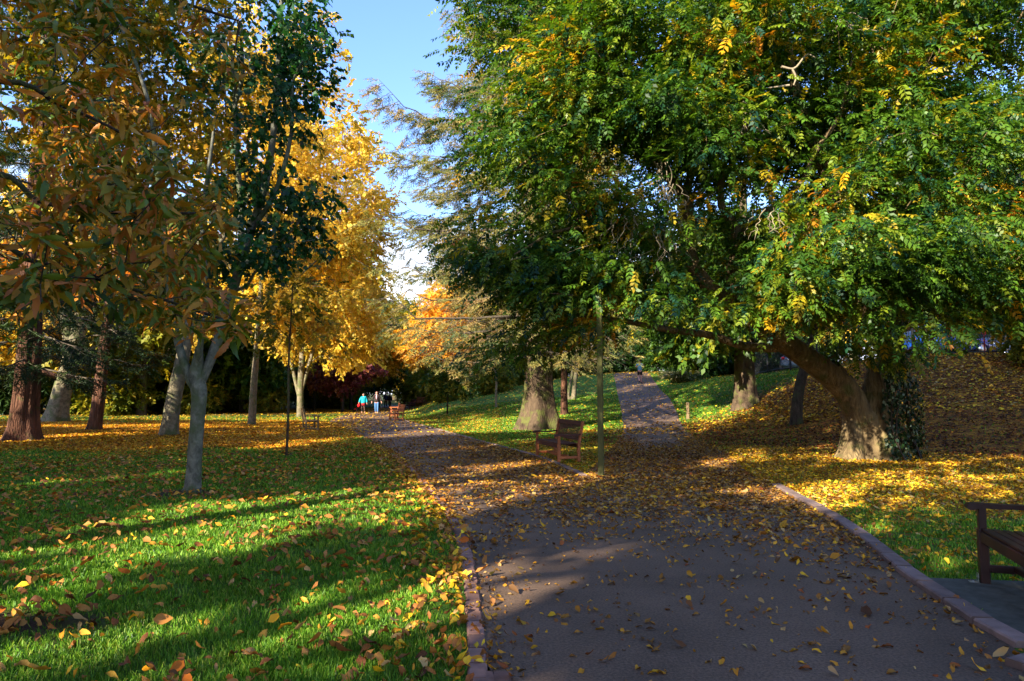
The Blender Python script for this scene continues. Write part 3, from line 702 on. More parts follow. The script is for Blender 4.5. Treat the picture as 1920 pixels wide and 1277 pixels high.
# ------------------------------------------------------------------ trees of the left lawn
def R_(b): return lambda u, v, D: P(u, v, D) - b
GB = np.array([*(P(360, 920, 11.25)[:2]), 0.0]); q = R_(GB)
def gtree():
    rng = np.random.default_rng(21)
    root = empty('young_tree', GB, label='young tree with smooth grey trunk on the near lawn, forking at head height', cat='tree')
    guides = [([(0, 0, -.25), (.02, 0, .5), (.05, 0, 1.2), q(368, 700, 11.25)], [.155, .15, .14, .15]),
        ([q(368, 735, 11.25), q(402, 655, 11.3), q(432, 560, 11.4), q(465, 450, 11.5), q(500, 330, 11.5), q(517, 200, 11.5), q(527, 0, 11.5), q(532, -150, 11.5)], [.08, .078, .075, .07, .062, .052, .04, .028]),
        ([q(478, 425, 11.5), q(520, 350, 11.4), q(546, 250, 11.3), q(550, 150, 11.2), q(585, 90, 11.1)], [.05, .045, .035, .025, .018]),
        ([q(364, 735, 11.25), q(337, 655, 11.2), q(324, 590, 11.1), q(310, 470, 11), q(296, 330, 10.9), q(275, 180, 10.8), q(215, 20, 10.6)], [.08, .07, .062, .055, .045, .035, .022]),
        ([q(367, 700, 11.25), q(352, 640, 11.6), q(355, 540, 11.9), q(375, 400, 12.1), q(372, 250, 12.1), q(330, 60, 12)], [.08, .06, .055, .05, .04, .025]),
        ([q(372, 690, 11.25), q(376, 640, 11.0), q(388, 560, 10.9), q(380, 420, 10.8), q(400, 250, 10.8)], [.06, .05, .045, .04, .025]),
        ([q(440, 540, 11.4), q(452, 440, 11.7), q(445, 300, 11.8), q(440, 190, 11.8), q(430, 60, 11.8)], [.07, .06, .05, .045, .03]),
        ([q(441, 200, 11.8), q(455, 130, 11.7), q(448, 40, 11.6)], [.04, .035, .02]),
        ([q(450, 560, 11.4), q(485, 500, 11.3), q(540, 440, 11.2), q(590, 380, 11.1)], [.03, .025, .02, .014])]
    dark = [(590, 50, 26), (602, 115, 20), (566, 120, 24), (535, 50, 26), (486, 220, 30), (468, 300, 30), (540, 190, 22), (575, 228, 20), (470, 130, 30), (500, 60, 30), (585, 362, 16), (612, 366, 13),
        (600, 400, 15), (560, 420, 22), (530, 455, 22), (500, 430, 24), (470, 470, 26), (510, 480, 22), (452, 400, 26), (440, 470, 24), (425, 340, 26), (520, 300, 16), (452, 90, 30), (420, 190, 34), (560, 20, 26), (400, 120, 34), (585, -40, 30), (520, -40, 36), (440, -20, 40),
        (582, 440, 14), (486, 345, 20), (395, 430, 28), (410, 500, 26), (595, 175, 14), (556, 70, 22), (604, 80, 14), (545, 105, 20), (575, 165, 16), (590, 20, 18), (535, 140, 16)]
    pd = []
    for u, v, r in dark:
        for k in range(3): pd.append(q(u + rng.normal(0, r * .55), v + rng.normal(0, r * .5), 11.3 + rng.normal(0, .45)))
    pd = np.array(pd)
    bl = [(*q(270, 300, 11.5), 1.9, 1.5, 2.6), (*q(150, 200, 11.5), 1.6, 1.5, 2.2), (*q(310, 60, 11.5), 1.7, 1.5, 1.8), (*q(200, 430, 11.5), 1.3, 1.2, 1.0), (*q(330, 500, 11.6), .8, .8, .8), (*q(220, -120, 11.5), 2.4, 2, 1.6), (*q(60, 60, 11.5), 1.4, 1.4, 2)]
    po = blob_points(bl, 300, rng, -.3, .9, .6, seed=4)
    chains, _ = grow(guides, np.vstack([pd, po]), r0=.006, rng=rng, alpha=.2, step=.25)
    mb = MB(); pts = np.array([(0, 0, -.25), (.0, 0, 0), (.01, 0, .12), (.02, 0, .4), (.03, 0, .8), (.05, 0, 1.2), (.06, 0, 1.6), q(368, 705, 11.25), q(371, 675, 11.22), q(374, 650, 11.15)]); pts = smooth_line(pts, 50)
    tube(mb, pts, np.interp(pts[:, 2], [-.3, 0, .1, .4, 1.2, 1.7, 1.95, 2.15, 2.4], [.18, .155, .134, .116, .112, .128, .118, .085, .05]), 30, 0, .025, nr=4, seed=2)
    mb.build('trunk', M['bark_grey'], root)
    mb = MB(); chains_mesh(mb, chains[1:]) ; mb.build('branches', M['bark_grey'], root)
    mb = MB(); sp = [t_spray(8, .40, .40, s, .35, droop=.35, hang=.75) for s in range(4)]
    pd[:, 0] = np.where(pd[:, 0] > 1.35, pd[:, 0] - .16, pd[:, 0]); foliage(mb, pd, 8, .25, sp, .24, [('#173a1c', 4), ('#225026', 4), ('#2f5e2a', 2), ('#44641f', 1)], rng, hub=(0, 0, 4), down=.7, up=.3, spread=1, jit=.15)
    foliage(mb, po, 13, .36, sp, .22, [('#284a1a', 4), ('#425c1c', 3), ('#66701e', 3), ('#9c8420', 3), ('#c89a22', 3), ('#a87420', 1)], rng, hub=(0, 0, 4), down=.7, up=.3, spread=.6, jit=.15)
    mb.build('crown', M['leaf'], root)
gtree()

def chestnut():
    rng = np.random.default_rng(8); b = np.array([-7.0, 5.2, 0.0]); qq = R_(b)
    root = empty('sweet_chestnut_tree', b, label='tree whose long brown and green toothed leaves hang close into the upper left', cat='tree')
    poly = np.array([(-60, -60), (480, -60), (478, 60), (455, 180), (400, 260), (300, 300), (420, 360), (445, 410), (400, 455), (455, 520), (485, 590), (470, 650), (400, 640), (330, 610), (240, 580), (120, 560), (40, 590), (-60, 640)])
    pts = []
    while len(pts) < 215:
        u, v = rng.uniform(-60, 500), rng.uniform(-60, 690)
        if in_poly(np.array([u]), np.array([v]), poly)[0]:
            w = .20 + .80 * (v > 330) + .2 * (u < 160)
            if 60 < u < 330 and 10 < v < 150: w *= .35
            if rng.uniform() > w: continue
            D = rng.uniform(4.3, 7.2) + (u < 100) * rng.uniform(-.9, 0); pts.append(qq(u, v, D))
    pts = np.array(pts)
    guides = [([(0, 0, -.25), (0.1, 0, 1.0), (.1, 0, 2.2), (0, .1, 4), (.2, 0, 7), (0, 0, 9)], [.34, .3, .27, .2, .12, .05]),
        ([(.1, 0, 1.9), qq(-80, 470, 5.2), qq(60, 490, 5.3), qq(180, 520, 5.4), qq(300, 560, 5.5), qq(420, 600, 5.6)], [.05, .026, .02, .016, .012, .008]),
        ([(.1, 0, 2.4), qq(-80, 330, 5.0), qq(80, 380, 5.2), qq(230, 400, 5.5), qq(380, 400, 5.6)], [.05, .026, .02, .014, .008]),
        ([(.1, 0, 3.2), qq(-60, 160, 5), qq(120, 200, 5.2), qq(250, 260, 5.4)], [.05, .024, .016, .008]), ([(.1, 0, 4), qq(0, -40, 5), qq(250, -20, 5.3), qq(450, 40, 5.4)], [.05, .022, .015, .008])]
    chains, _ = grow(guides, pts, r0=.004, rng=rng, alpha=.15, step=.22)
    mb = MB(); tube(mb, chains[0][0], chains[0][1], 20, .3, .05); mb.build('trunk', M['bark_brown'], root)
    mb = MB(); chains_mesh(mb, chains[1:]); mb.build('branches', M['bark_dark'], root)
    pts = pts[streak_ok(pts + b, .12) | (rng.uniform(0, 1, len(pts)) < .45)]; mb = MB(); n = len(pts) * 17; c = np.repeat(pts, 17, axis=0) + rng.normal(0, .05, (n, 3)); az = rng.uniform(0, 2 * math.pi, n)
    ax = np.stack([np.cos(az), np.sin(az), rng.uniform(-1.0, .25, n)], 1); nr = rng.normal(0, .55, (n, 3)); nr[:, 2] += 1
    pal = [('#3a561c', 4), ('#5c6e20', 4), ('#8a7a20', 3), ('#a87a20', 3), ('#a0642a', 3), ('#c4802c', 3), ('#845030', 1.5), ('#2a5a48', .7)]
    cl = pick(pal, n, rng, c, 1.1, 3.0, .6); scatter(mb, T_CHEST, c, ax, nr, rng.uniform(.11, .21, n), cl, rng, .12)
    mb.build('crown', M['leaf_brown'], root)
chestnut()

# redwoods and the other thick trunks at the left
def redw(zl, rl): return lambda z, a: float(np.interp(z, zl, rl))
def rbase(u, v): g = G0(u, v); return (float(g[0]), float(g[1]))
conifer('redwood_tree', 'thick red-brown fibrous trunk at the far left edge, dark drooping sprays above', rbase(42, 826), 26, .43, redw([2, 4, 7, 14, 26], [2.6, 3.6, 4.2, 3.6, .6]), 74, 2.3, T_NEEDLE, REDW_PAL, .72, 4.5, .35, .12, M['bark_red'], seed=31, flare=.75, ridge=.11, lean=(.01, 0), sides=44)
conifer('redwood_tree', 'slimmer red-brown fibrous trunk leaning right, with mossy roots', rbase(174, 808), 22, .26, redw([3, 5, 9, 22], [2, 3.0, 3.2, .6]), 56, 3.0, T_NEEDLE, REDW_PAL, .72, 4.5, .35, .12, M['bark_red'], seed=33, flare=.7, ridge=.09, lean=(.13, 0), sides=36)
bb = rbase(104, 792)
root = make_tree('broad_tree', 'broad pale trunk with a broken branch stub, standing between the two redwoods', 'tree', bb,
    [([(0, 0, 0), (.25, 0, 1.5), (.7, 0, 3.6), (1.2, 0, 6), (1.6, 0, 10), (2, 0, 15)], [.50, .46, .42, .36, .26, .1]), ([(.7, 0, 3.6), (.4, -.2, 5.5), (-.8, 0, 8.5), (-2, 0, 12)], [.3, .26, .2, .08]), ([(1.3, 0, 6.4), (3, .3, 8.8), (4.6, 0, 11)], [.2, .15, .06])],
    [(1, 0, 14, 6, 5, 6), (-3, 0, 11, 3, 3, 4), (5, 0, 11, 3.6, 3, 4)], 330, 14, .75, T_SPRAY, .62, [('#5a5a1c', 3), ('#8a741c', 3), ('#a8841f', 3), ('#3c4a18', 3), ('#b07a1c', 1)], M['bark_pale'], M['leaf_gold'], 35, keep=lambda p: streak_ok(p, .5) & ~in_litvol(p, RNG), flare=.75, trunk_sides=32, ridge=.06, r0=.02)
mb = MB(); tube(mb, smooth_line([(.1, -.3, 2.55), (-.35, -.8, 2.8), (-.75, -1.0, 3.2), (-1.0, -1.1, 3.6)], 12), np.linspace(.15, .075, 12), 10, 0, .08); mb.build('branch_stub', M['bark_red'], root)
for ch in root.children:
    if ch.name.startswith('branch_stub'): ch.location = (0, 0, 0)
make_tree('leaning_tree', 'mottled grey-brown trunk leaning right with mossy foot, beside the grey young trunk on the lawn', 'tree', rbase(316, 818),
    [([(0, 0, 0), (.12, 0, 1.2), (.36, 0, 2.6), (.6, .1, 4.5), (.9, .1, 7.5), (1.3, 0, 12)], [.29, .27, .245, .21, .15, .06]), ([(.6, .1, 4.5), (-.4, 0, 7), (-1.8, .2, 10)], [.16, .12, .05]), ([(.8, .1, 6.2), (2.2, 0, 8.2), (3.4, 0, 10.5)], [.13, .1, .04])],
    [(.5, 0, 11.5, 4.2, 4, 4.5), (-2.5, 0, 9, 2.6, 2.5, 2.5), (2.6, 0, 8, 2, 2, 2)], 260, 14, .6, T_SPRAY, .5, [('#5a5f1a', 3), ('#8c7a1c', 3), ('#b58a1e', 3), ('#3c4a18', 2)], M['bark_pale'], M['leaf_gold'], 37, keep=lambda p: streak_ok(p, .5) & ~in_litvol(p, RNG), flare=.6, trunk_sides=28, ridge=.05, r0=.016)

# pale-stemmed golden trees
GOLD = [('#e6c044', 4), ('#f0d258', 4), ('#ccaa3c', 3), ('#d8b23c', 3), ('#a49c40', 2.5), ('#b88a34', 1)]
GOLD2 = [('#dcbc40', 4), ('#c9a638', 4), ('#a98f20', 3), ('#7f7c20', 3), ('#b9761a', 2)]
ORANGE = [('#ecb840', 4), ('#e0a838', 4), ('#f0c850', 3), ('#c49438', 2)]
ga = rbase(472, 797)
make_tree('golden_maple', 'golden maple with slim pale trunk on the leaf-covered lawn, nearest of the golden trees', 'tree', ga,
    [([(0, 0, 0), (.05, 0, 2), (.15, 0, 4), (.3, 0, 8), (.5, 0, 14), (.6, 0, 19)], [.2, .165, .15, .12, .08, .03]), ([(.15, 0, 4.2), (1.3, -.3, 6.5), (3.2, -.4, 8.4), (5, -.3, 10)], [.08, .06, .045, .02]), ([(.2, 0, 5.5), (-1.3, 0, 8), (-2.6, 0, 11)], [.08, .05, .02])],
    [(.8, 0, 13.5, 4.6, 4.2, 9), (3.4, -.5, 9.2, 3.2, 3, 4.2), (-1.8, 0, 9, 3, 3, 5), (1.6, -.5, 5.6, 3.4, 3, 1.6)], 640, 11, .55, T_SPRAY, .52, GOLD, M['bark_pale'], M['leaf_gold'], 41, keep=lambda p: ~in_litvol(p, RNG), r0=.012, gap=-.12, gs=.75)
make_tree('golden_maple', 'tall golden maple with leaning pale stems behind the nearest golden tree', 'tree', (-14.2, 46),
    [([(0, 0, 0), (0, 0, 3), (.3, 0, 8), (.8, 0, 14), (1, 0, 20)], [.22, .2, .17, .12, .04]), ([(0, 0, 1.5), (1.0, .3, 6), (1.8, .2, 12), (2.4, 0, 16)], [.13, .12, .09, .03]), ([(0, 0, 1), (-1.2, 0, 6), (-2, 0, 12)], [.13, .1, .03])],
    [(.5, 0, 13.5, 5.4, 5, 8.0), (3.2, -.4, 8.8, 3.8, 3.5, 5), (2.2, 0, 5.4, 3.8, 3.5, 2.4), (-3, 0, 8, 3, 3, 4)], 640, 12, .65, T_SPRAY, .6, GOLD, M['bark_pale'], M['leaf_gold'], 43, keep=lambda p: ~in_litvol(p, RNG), r0=.012, gap=-.12, gs=.7)
make_tree('golden_maple', 'yellow round-topped tree beyond the lawn, at the edge of the open sky', 'tree', (-15.5, 66),
    [([(0, 0, 0), (0, 0, 2.5), (.2, 0, 5), (.3, 0, 9)], [.18, .15, .12, .04])], [(.6, 0, 7.2, 3.7, 3.6, 3.8), (2.2, -.3, 5.6, 2.6, 2.5, 3.0), (-2, 0, 5.5, 3, 3, 3)], 300, 16, .6, T_SPRAY, .65, GOLD2, M['bark_dark'], M['leaf_gold'], 45, r0=.015, gap=-.3)
make_tree('orange_maple', 'glowing orange tree behind the dark cedar branches', 'tree', (-7.2, 66),
    [([(0, 0, 0), (0, 0, 2.5), (.2, 0, 5), (.3, 0, 9)], [.18, .15, .12, .04])], [(.3, 0, 8.0, 2.8, 3, 3.4), (1.6, -.3, 6.4, 2.4, 2.5, 3.0), (-1.2, 0, 5.5, 2.2, 3, 2.4)], 260, 16, .6, T_SPRAY, .65, ORANGE, M['bark_dark'], M['leaf_gold'], 46, r0=.015, gap=-.35)
make_tree('purple_plum_tree', 'small spreading tree with dark purple leaves beside the walkers', 'tree', (-14.8, 60),
    [([(0, 0, 0), (0, 0, 1.4), (.1, 0, 2.5), (.2, 0, 4.5)], [.14, .12, .1, .03])], [(.2, 0, 3.6, 2.9, 2.4, 1.6), (.6, 0, 5.2, 1.7, 1.8, 1.6), (-1.6, 0, 3.1, 1.6, 1.6, 1.1)], 170, 15, .5, T_SPRAY, .45, [('#6a3038', 4), ('#7a3c38', 3), ('#8a5a30', 3), ('#54303c', 3)], M['bark_dark'], M['leaf_brown'], 47, r0=.012)
sap = rbase(537, 857)
make_tree('sapling', 'very thin young tree with sparse yellow-green leaves on the lawn left of the path', 'tree', sap,
    [([(0, 0, 0), (.02, 0, 1.2), (.0, 0, 2.6), (.05, 0, 4.2), (.04, 0, 5.6)], [.036, .031, .025, .015, .007])], [(.1, 0, 3.6, 1.2, 1.2, 1.4), (.2, 0, 2.8, 1.2, 1.2, .6), (0, 0, 4.9, .7, .7, 1.0)], 90, 3, .3, T_SPRAY, .28, [('#6b6a1e', 3), ('#a98a1f', 2), ('#4c5a1c', 2)], M['bark_brown'], M['leaf_gold'], 48, r0=.004, minr=0, alpha=.5)
make_tree('sapling', 'thin dark-stemmed tree on the lawn behind the left bench, left of the purple tree', 'tree', rbase(589, 771),
    [([(0, 0, 0), (.02, 0, 2), (.0, 0, 4), (.05, 0, 7)], [.14, .12, .1, .03])], [(.1, 0, 5.2, 2.6, 2.4, 2.2), (.4, 0, 7.4, 1.6, 1.6, 1.8)], 120, 8, .5, T_SPRAY, .5, GOLD2, M['bark_dark'], M['leaf_gold'], 49, r0=.01)
make_tree('small_tree', 'small round green-yellow tree on the sunny slope right of the benches', 'tree', (-4.05, 43),
    [([(0, 0, 0), (.0, 0, .7), (.05, 0, 1.4), (.05, 0, 2.6)], [.06, .05, .04, .02])], [(0, 0, 2.1, 1.5, 1.3, .8), (.1, 0, 2.8, 1.0, .9, .7), (.8, 0, 1.7, .8, .8, .5)], 70, 12, .35, T_SPRAY, .34, [('#54701f', 3), ('#3c5a1c', 3), ('#8a8424', 3), ('#b59a26', 1)], M['bark_dark'], M['leaf'], 50, r0=.006)
make_tree('small_tree', 'slim pale forked tree on the slope left of the cedar trunk', 'tree', (-1.05, 45),
    [([(0, 0, 0), (.0, 0, 1.0), (.0, 0, 2.2), (-.5, 0, 3.0), (-.9, 0, 3.4)], [.085, .075, .06, .04, .02]), ([(0, 0, 2.2), (.3, 0, 3), (.5, 0, 4)], [.04, .03, .02])], [(0, 0, 4.4, 1.8, 1.5, 1.2)], 70, 6, .5, T_SPRAY, .4, [('#6a7224', 3), ('#8a8a2a', 3), ('#4c5f20', 2)], M['twig_pale'], M['leaf'], 51, r0=.01)
make_tree('slim_redwood', 'slim straight rust-coloured trunk just right of the cedar trunk', 'tree', (2.9, 38),
    [([(0, 0, 0), (0, 0, 2), (.05, 0, 5), (.1, 0, 8)], [.2, .17, .15, .08])], [(0, 0, 4.6, 2.4, 2.0, 1.3), (0, 0, 6.8, 2.2, 2, 1.8)], 120, 10, .45, T_SPRAY, .42, [('#586a1e', 3), ('#86861f', 3), ('#a8941f', 2), ('#3a521c', 3)], M['bark_red'], M['leaf'], 52, r0=.01, flare=.5)
make_tree('pale_tree', 'leaning pale grey double trunk on the grass left of the hill path', 'tree', (4.1, 46),
    [([(0, 0, 0), (.15, 0, 1.3), (.35, 0, 3), (.5, 0, 6)], [.17, .15, .12, .05]), ([(-.1, 0, 0), (-.35, 0, .3), (.0, 0, 2.0), (.1, 0, 4)], [.12, .12, .09, .03])], [(.5, 0, 6, 2.4, 2, 1.6), (0, 0, 4.6, 2, 1.6, .8)], 100, 9, .5, T_SPRAY, .45, [('#6e7a22', 3), ('#9a921f', 3), ('#b99d24', 1)], M['bark_pale'], M['leaf'], 53, r0=.01)

# ------------------------------------------------------------------ the great tree at the right
def great_tree():
    rng = np.random.default_rng(17); b = np.array([BASE_BIG[0], BASE_BIG[1], H(*BASE_BIG)]); q = R_(b)
    root = empty('great_wingnut_tree', b, label='huge spreading tree with feathery green leaves and low dark limbs filling the upper right', cat='tree')
    G = [([(0, 0, -.3), (0.05, 0, .6), q(1650, 760, 16.8), q(1660, 690, 16.9), q(1680, 560, 17.1), q(1705, 400, 17.5), q(1720, 200, 18), q(1740, -60, 18.5)], [.74, .58, .5, .42, .32, .24, .16, .06]),
        ([q(1618, 800, 16.7), q(1590, 735, 16.6), q(1540, 690, 16.4), q(1470, 640, 16), q(1390, 588, 15.6), q(1300, 500, 15.3), q(1290, 390, 15.1), q(1210, 262, 15), q(1130, 150, 14.8), q(1090, 20, 14.8)], [.34, .30, .28, .25, .2, .16, .14, .11, .09, .04]),
        ([q(1480, 652, 16.1), q(1400, 650, 15.8), q(1330, 628, 15.4), q(1250, 618, 15), q(1160, 600, 14.6), q(1060, 590, 14.4)], [.12, .10, .085, .07, .05, .025]),
        ([q(1385, 585, 15.6), q(1372, 500, 15.4), q(1382, 430, 15.3), q(1350, 370, 15.2), q(1365, 210, 15.1), q(1320, 130, 15)], [.15, .13, .12, .08, .05, .02]),
        ([q(1384, 440, 15.3), q(1440, 395, 15), q(1505, 340, 14.7), q(1528, 285, 14.5), q(1575, 215, 14.3), q(1600, 100, 14.2)], [.075, .065, .055, .05, .042, .02]),
        ([q(1655, 650, 16.9), q(1610, 520, 16.2), q(1570, 380, 15.6), q(1500, 200, 15), q(1470, 20, 14.6)], [.26, .2, .15, .1, .04]),
        ([q(1680, 600, 17), q(1760, 520, 16), q(1860, 470, 15), q(1980, 420, 14.4)], [.2, .15, .1, .04]),
        ([q(1670, 620, 17), q(1760, 560, 18.5), q(1880, 400, 20), q(1960, 200, 21)], [.22, .17, .12, .05]),
        ([q(1290, 480, 15.3), q(1180, 440, 14.6), q(1060, 430, 14), q(960, 480, 13.6)], [.08, .06, .04, .02]),
        ([q(1210, 262, 15), q(1060, 260, 14.2), q(950, 330, 13.6)], [.06, .045, .02])]
    B = [(*(q(1500, 300, 15.5)), 4.6, 3.4, 3.6), (*(q(1100, 360, 14.5)), 2.9, 2.8, 2.9), (*(q(1000, 500, 14.2)), 1.55, 1.8, 1.3), (*(q(1120, 560, 14.2)), 2.2, 2.0, .95),
        (*(q(1110, 110, 14.8)), 2.5, 2.8, 2.4), (*(q(1350, 60, 15)), 4, 3.2, 3), (*(q(1700, 480, 12.8)), 3.3, 2.2, 1.5), (*(q(1850, 380, 14)), 3.2, 3, 3), (*(q(1500, 560, 13.8)), 2.4, 1.8, .8),
        (*(q(1700, 80, 16)), 5, 4, 4.2), (*(q(1330, 470, 13.8)), 2.2, 1.6, 1.5), (*(q(1250, 200, 13.5)), 3, 1.8, 2.5), (*(q(940, 10, 14.6)), 1.0, 1.2, 1.0), (*(q(1250, 600, 14.2)), 1.3, 1.3, .5), (*(q(1960, 540, 14)), 2, 2, 1.2), (*(q(1600, 610, 13.4)), 1.0, .8, .3), (*(q(1520, 625, 14.2)), 1.7, 1.0, .45), (*(q(1010, 625, 14.4)), 1.5, 1.3, .6), (*(q(1660, 640, 15.2)), .9, .7, .4), (*(q(1230, 625, 14.6)), 1.3, 1.0, .5)]
    tg = blob_points(B, 1300, rng, -.24, .95, .55, seed=2.2)
    tg = tg[tg[:, 2] > 1.35]
    eye = np.array([0, 0, CAMH]) - b; w3 = tg - eye; xx, zz = w3[:, 0] / w3[:, 1] * F, w3[:, 2] / w3[:, 1] * F      # an opening under the crown toward the railings
    tg = tg[~((xx > 700) & (xx < 925) & (zz < 128) & (rng.uniform(0, 1, len(tg)) < .8))]; ray = norm(tg - eye)
    for gi, wd in ((1, .42), (3, .34), (4, .34), (2, .26), (5, .3)):
        ln = smooth_line(np.array(G[gi][0]), 40)[3:34]
        for c_ in ln:
            t_ = (c_ - eye) @ ray.T; dd = np.linalg.norm(c_ - eye - ray * t_[:, None], axis=1); nearer = np.linalg.norm(tg - eye, axis=1) < t_
            k_ = (dd < wd) & nearer & (rng.uniform(0, 1, len(tg)) < .5); tg, ray = tg[~k_], ray[~k_]
    chains, _ = grow(G, tg, r0=.009, rng=rng, alpha=.22, step=.4)
    mb = MB()
    zz = np.r_[np.linspace(-.3, 2.2, 26)]; ctr = np.stack([np.interp(zz, [0, 1, 2.2], [.1, .18, .3]), 0 * zz, zz], 1)
    tube(mb, smooth_line(np.vstack([ctr, np.array(G[0][0])[3:]]), 90), np.interp(np.linspace(0, 1, 90), [0, .1, .25, .4, .6, .8, 1], [.52, .44, .42, .38, .28, .2, .05]), 48, .5, .11, nr=5, seed=4)
    p = smooth_line(np.array([(-.62, -.3, -.3), (-.5, -.22, .1), (-.42, -.15, .5), (-.36, -.1, 1.1), (-.42, -.05, 1.7), np.array(G[1][0][2]) + (.25, 0, 0)]), 30); tube(mb, p, np.interp(np.linspace(0, 1, 30), [0, .2, .5, 1], [.36, .27, .22, .2]), 24, .3, .07, nr=4, seed=9)
    mb.build('trunk', M['bark_tan'], root)
    mb = MB(); chains_mesh(mb, chains[1:]); mb.build('branches', M['bark_tan'], root)
    mb = MB()
    pal = [('#284716', 3), ('#3a5a18', 5), ('#50701c', 4), ('#204630', 1.6), ('#70801c', 3.4), ('#a08c1c', 2.2), ('#cc981c', 1.3), ('#a86c1a', .8)]
    foliage(mb, tg, 36, .62, T_COMP, .35, pal, rng, hub=(-2, -1, 4), up=.9, out=.6, down=.22, flat=.38, cs=.9, spread=.72, jit=.13)
    mb.build('crown', M['leaf'], root)
    mb = MB()     # dead hanging twigs
    for u, v, D, ln, n in ((1235, 290, 13.2, 1.7, 9), (1205, 340, 13.2, 1.4, 6), (1395, 190, 13, .8, 8), (1450, 390, 12.8, .6, 7), (1225, 420, 13, 1.0, 5), (1560, 30, 13, .7, 5), (1260, 340, 13, .7, 5), (1170, 400, 13, .9, 4)):
        a = q(u, v, D)
        for k in range(n):
            m = 9; w = np.cumsum(np.c_[rng.normal(0, .045, (m, 2)) + rng.normal(0, .03, 2), -np.full(m, ln / m) * rng.uniform(.6, 1.1)], 0); tube(mb, smooth_line(a + rng.normal(0, .12, 3) * (1, 1, .4) + w, 18), np.linspace(.011, .004, 18), 4)
            o = a + w[4] + 0; e = np.cumsum(np.c_[rng.normal(0, .05, (5, 2)) + rng.normal(0, .05, 2), -np.full(5, ln / 14)], 0); tube(mb, o + e, np.linspace(.007, .003, 5), 3)
    for pts in ([(1465, 125), (1490, 128), (1512, 103), (1530, 108)], [(1485, 128), (1492, 145), (1488, 160)], [(1340, 75), (1385, 80), (1425, 78)], [(1480, 160), (1440, 165)]):
        pp = np.array([q(u, v, 12.9) for u, v in pts]); tube(mb, smooth_line(pp, 14), np.linspace(.026, .012, 14), 5)
    mb.build('twigs', M['twig_pale'], root)
    # ivy around the foot
    iv = empty('ivy', b, label='dark glossy ivy climbing the right side of the great tree trunk', cat='ivy'); mb = MB()
    n = 2600; z = rng.uniform(.0, 3.6, n); a = rng.uniform(-1.9, 1.4, n); r = .60 + .30 * np.exp(-z) + rng.normal(0, .07, n) + .18 * np.sin(z * 2 + a * 2)
    p = np.stack([.35 + r * np.cos(a), r * np.sin(a) * .9, z], 1); ax = np.stack([rng.normal(0, .5, n), rng.normal(0, .5, n), -np.ones(n)], 1); nr = np.stack([np.cos(a), np.sin(a), .3 + 0 * a], 1) + rng.normal(0, .35, (n, 3))
    scatter(mb, [t_simple(1, .42, .1)], p, ax, nr, rng.uniform(.06, .12, n), pick([('#1c3012', 4), ('#2a4420', 3), ('#16301c', 3), ('#7c8c74', 1.6)], n, rng), rng)  # pale palette entry paints shiny highlights on some of the leaves
    for k in range(14):
        a0 = rng.uniform(-1.7, 1.2); zz = np.linspace(0, 3.4, 14); aa = a0 + .2 * np.sin(zz * 2 + k); rr = .62 + .3 * np.exp(-zz * 1.5); tube(mb, np.stack([.3 + rr * np.cos(aa), rr * np.sin(aa) * .9, zz], 1), np.full(14, .014), 4); mb.c.append(np.tile(lin('#3a2c1e'), (56, 1)))
    mb.build('ivy_leaves', M['leaf'], iv)
great_tree()
make_tree('yew_tree', 'dark ribbed trunk with drooping yellow-green sprays on the bank beyond the great tree', 'tree', (10.2, 30),
    [([(0, 0, 0), (.0, 0, 1.5), (.05, 0, 3), (.1, 0, 6), (.2, 0, 11)], [.46, .40, .38, .3, .08]), ([(0, 0, 3), (-1.5, 0, 4), (-3, 0, 4)], [.16, .1, .04]), ([(0, 0, 3.2), (1.5, -.5, 4.4), (3, 0, 4.2)], [.14, .1, .04])],
    [(-1.4, -.6, 3.6, 2.6, 2.2, .8), (0, 0, 6, 4.2, 3.6, 2.4), (-2.5, -.5, 2.6, 1.1, 1.2, 1.0), (2.2, 0, 4, 2.4, 2, 1)], 230, 12, .55, T_SPRAY_HANG, .55, [('#31501a', 3), ('#4d6a1e', 3), ('#8a8a1e', 2), ('#1f3c16', 3)], M['bark_brown'], M['leaf'], 55, r0=.012, flare=.5, trunk_sides=36, ridge=.1)
make_tree('leaning_tree', 'thin dark leaning trunk on the bank between the ribbed trunk and the great tree', 'tree', (9.9, 24),
    [([(0, 0, 0), (.1, 0, .8), (.3, 0, 1.7), (.8, 0, 3.2)], [.22, .19, .17, .12])], [(1.2, 0, 4.6, 1.8, 1.5, .8)], 50, 10, .5, T_SPRAY, .5, [('#31501a', 3), ('#4d6a1e', 3), ('#8a8a1e', 1)], M['bark_dark'], M['leaf'], 56, r0=.012)

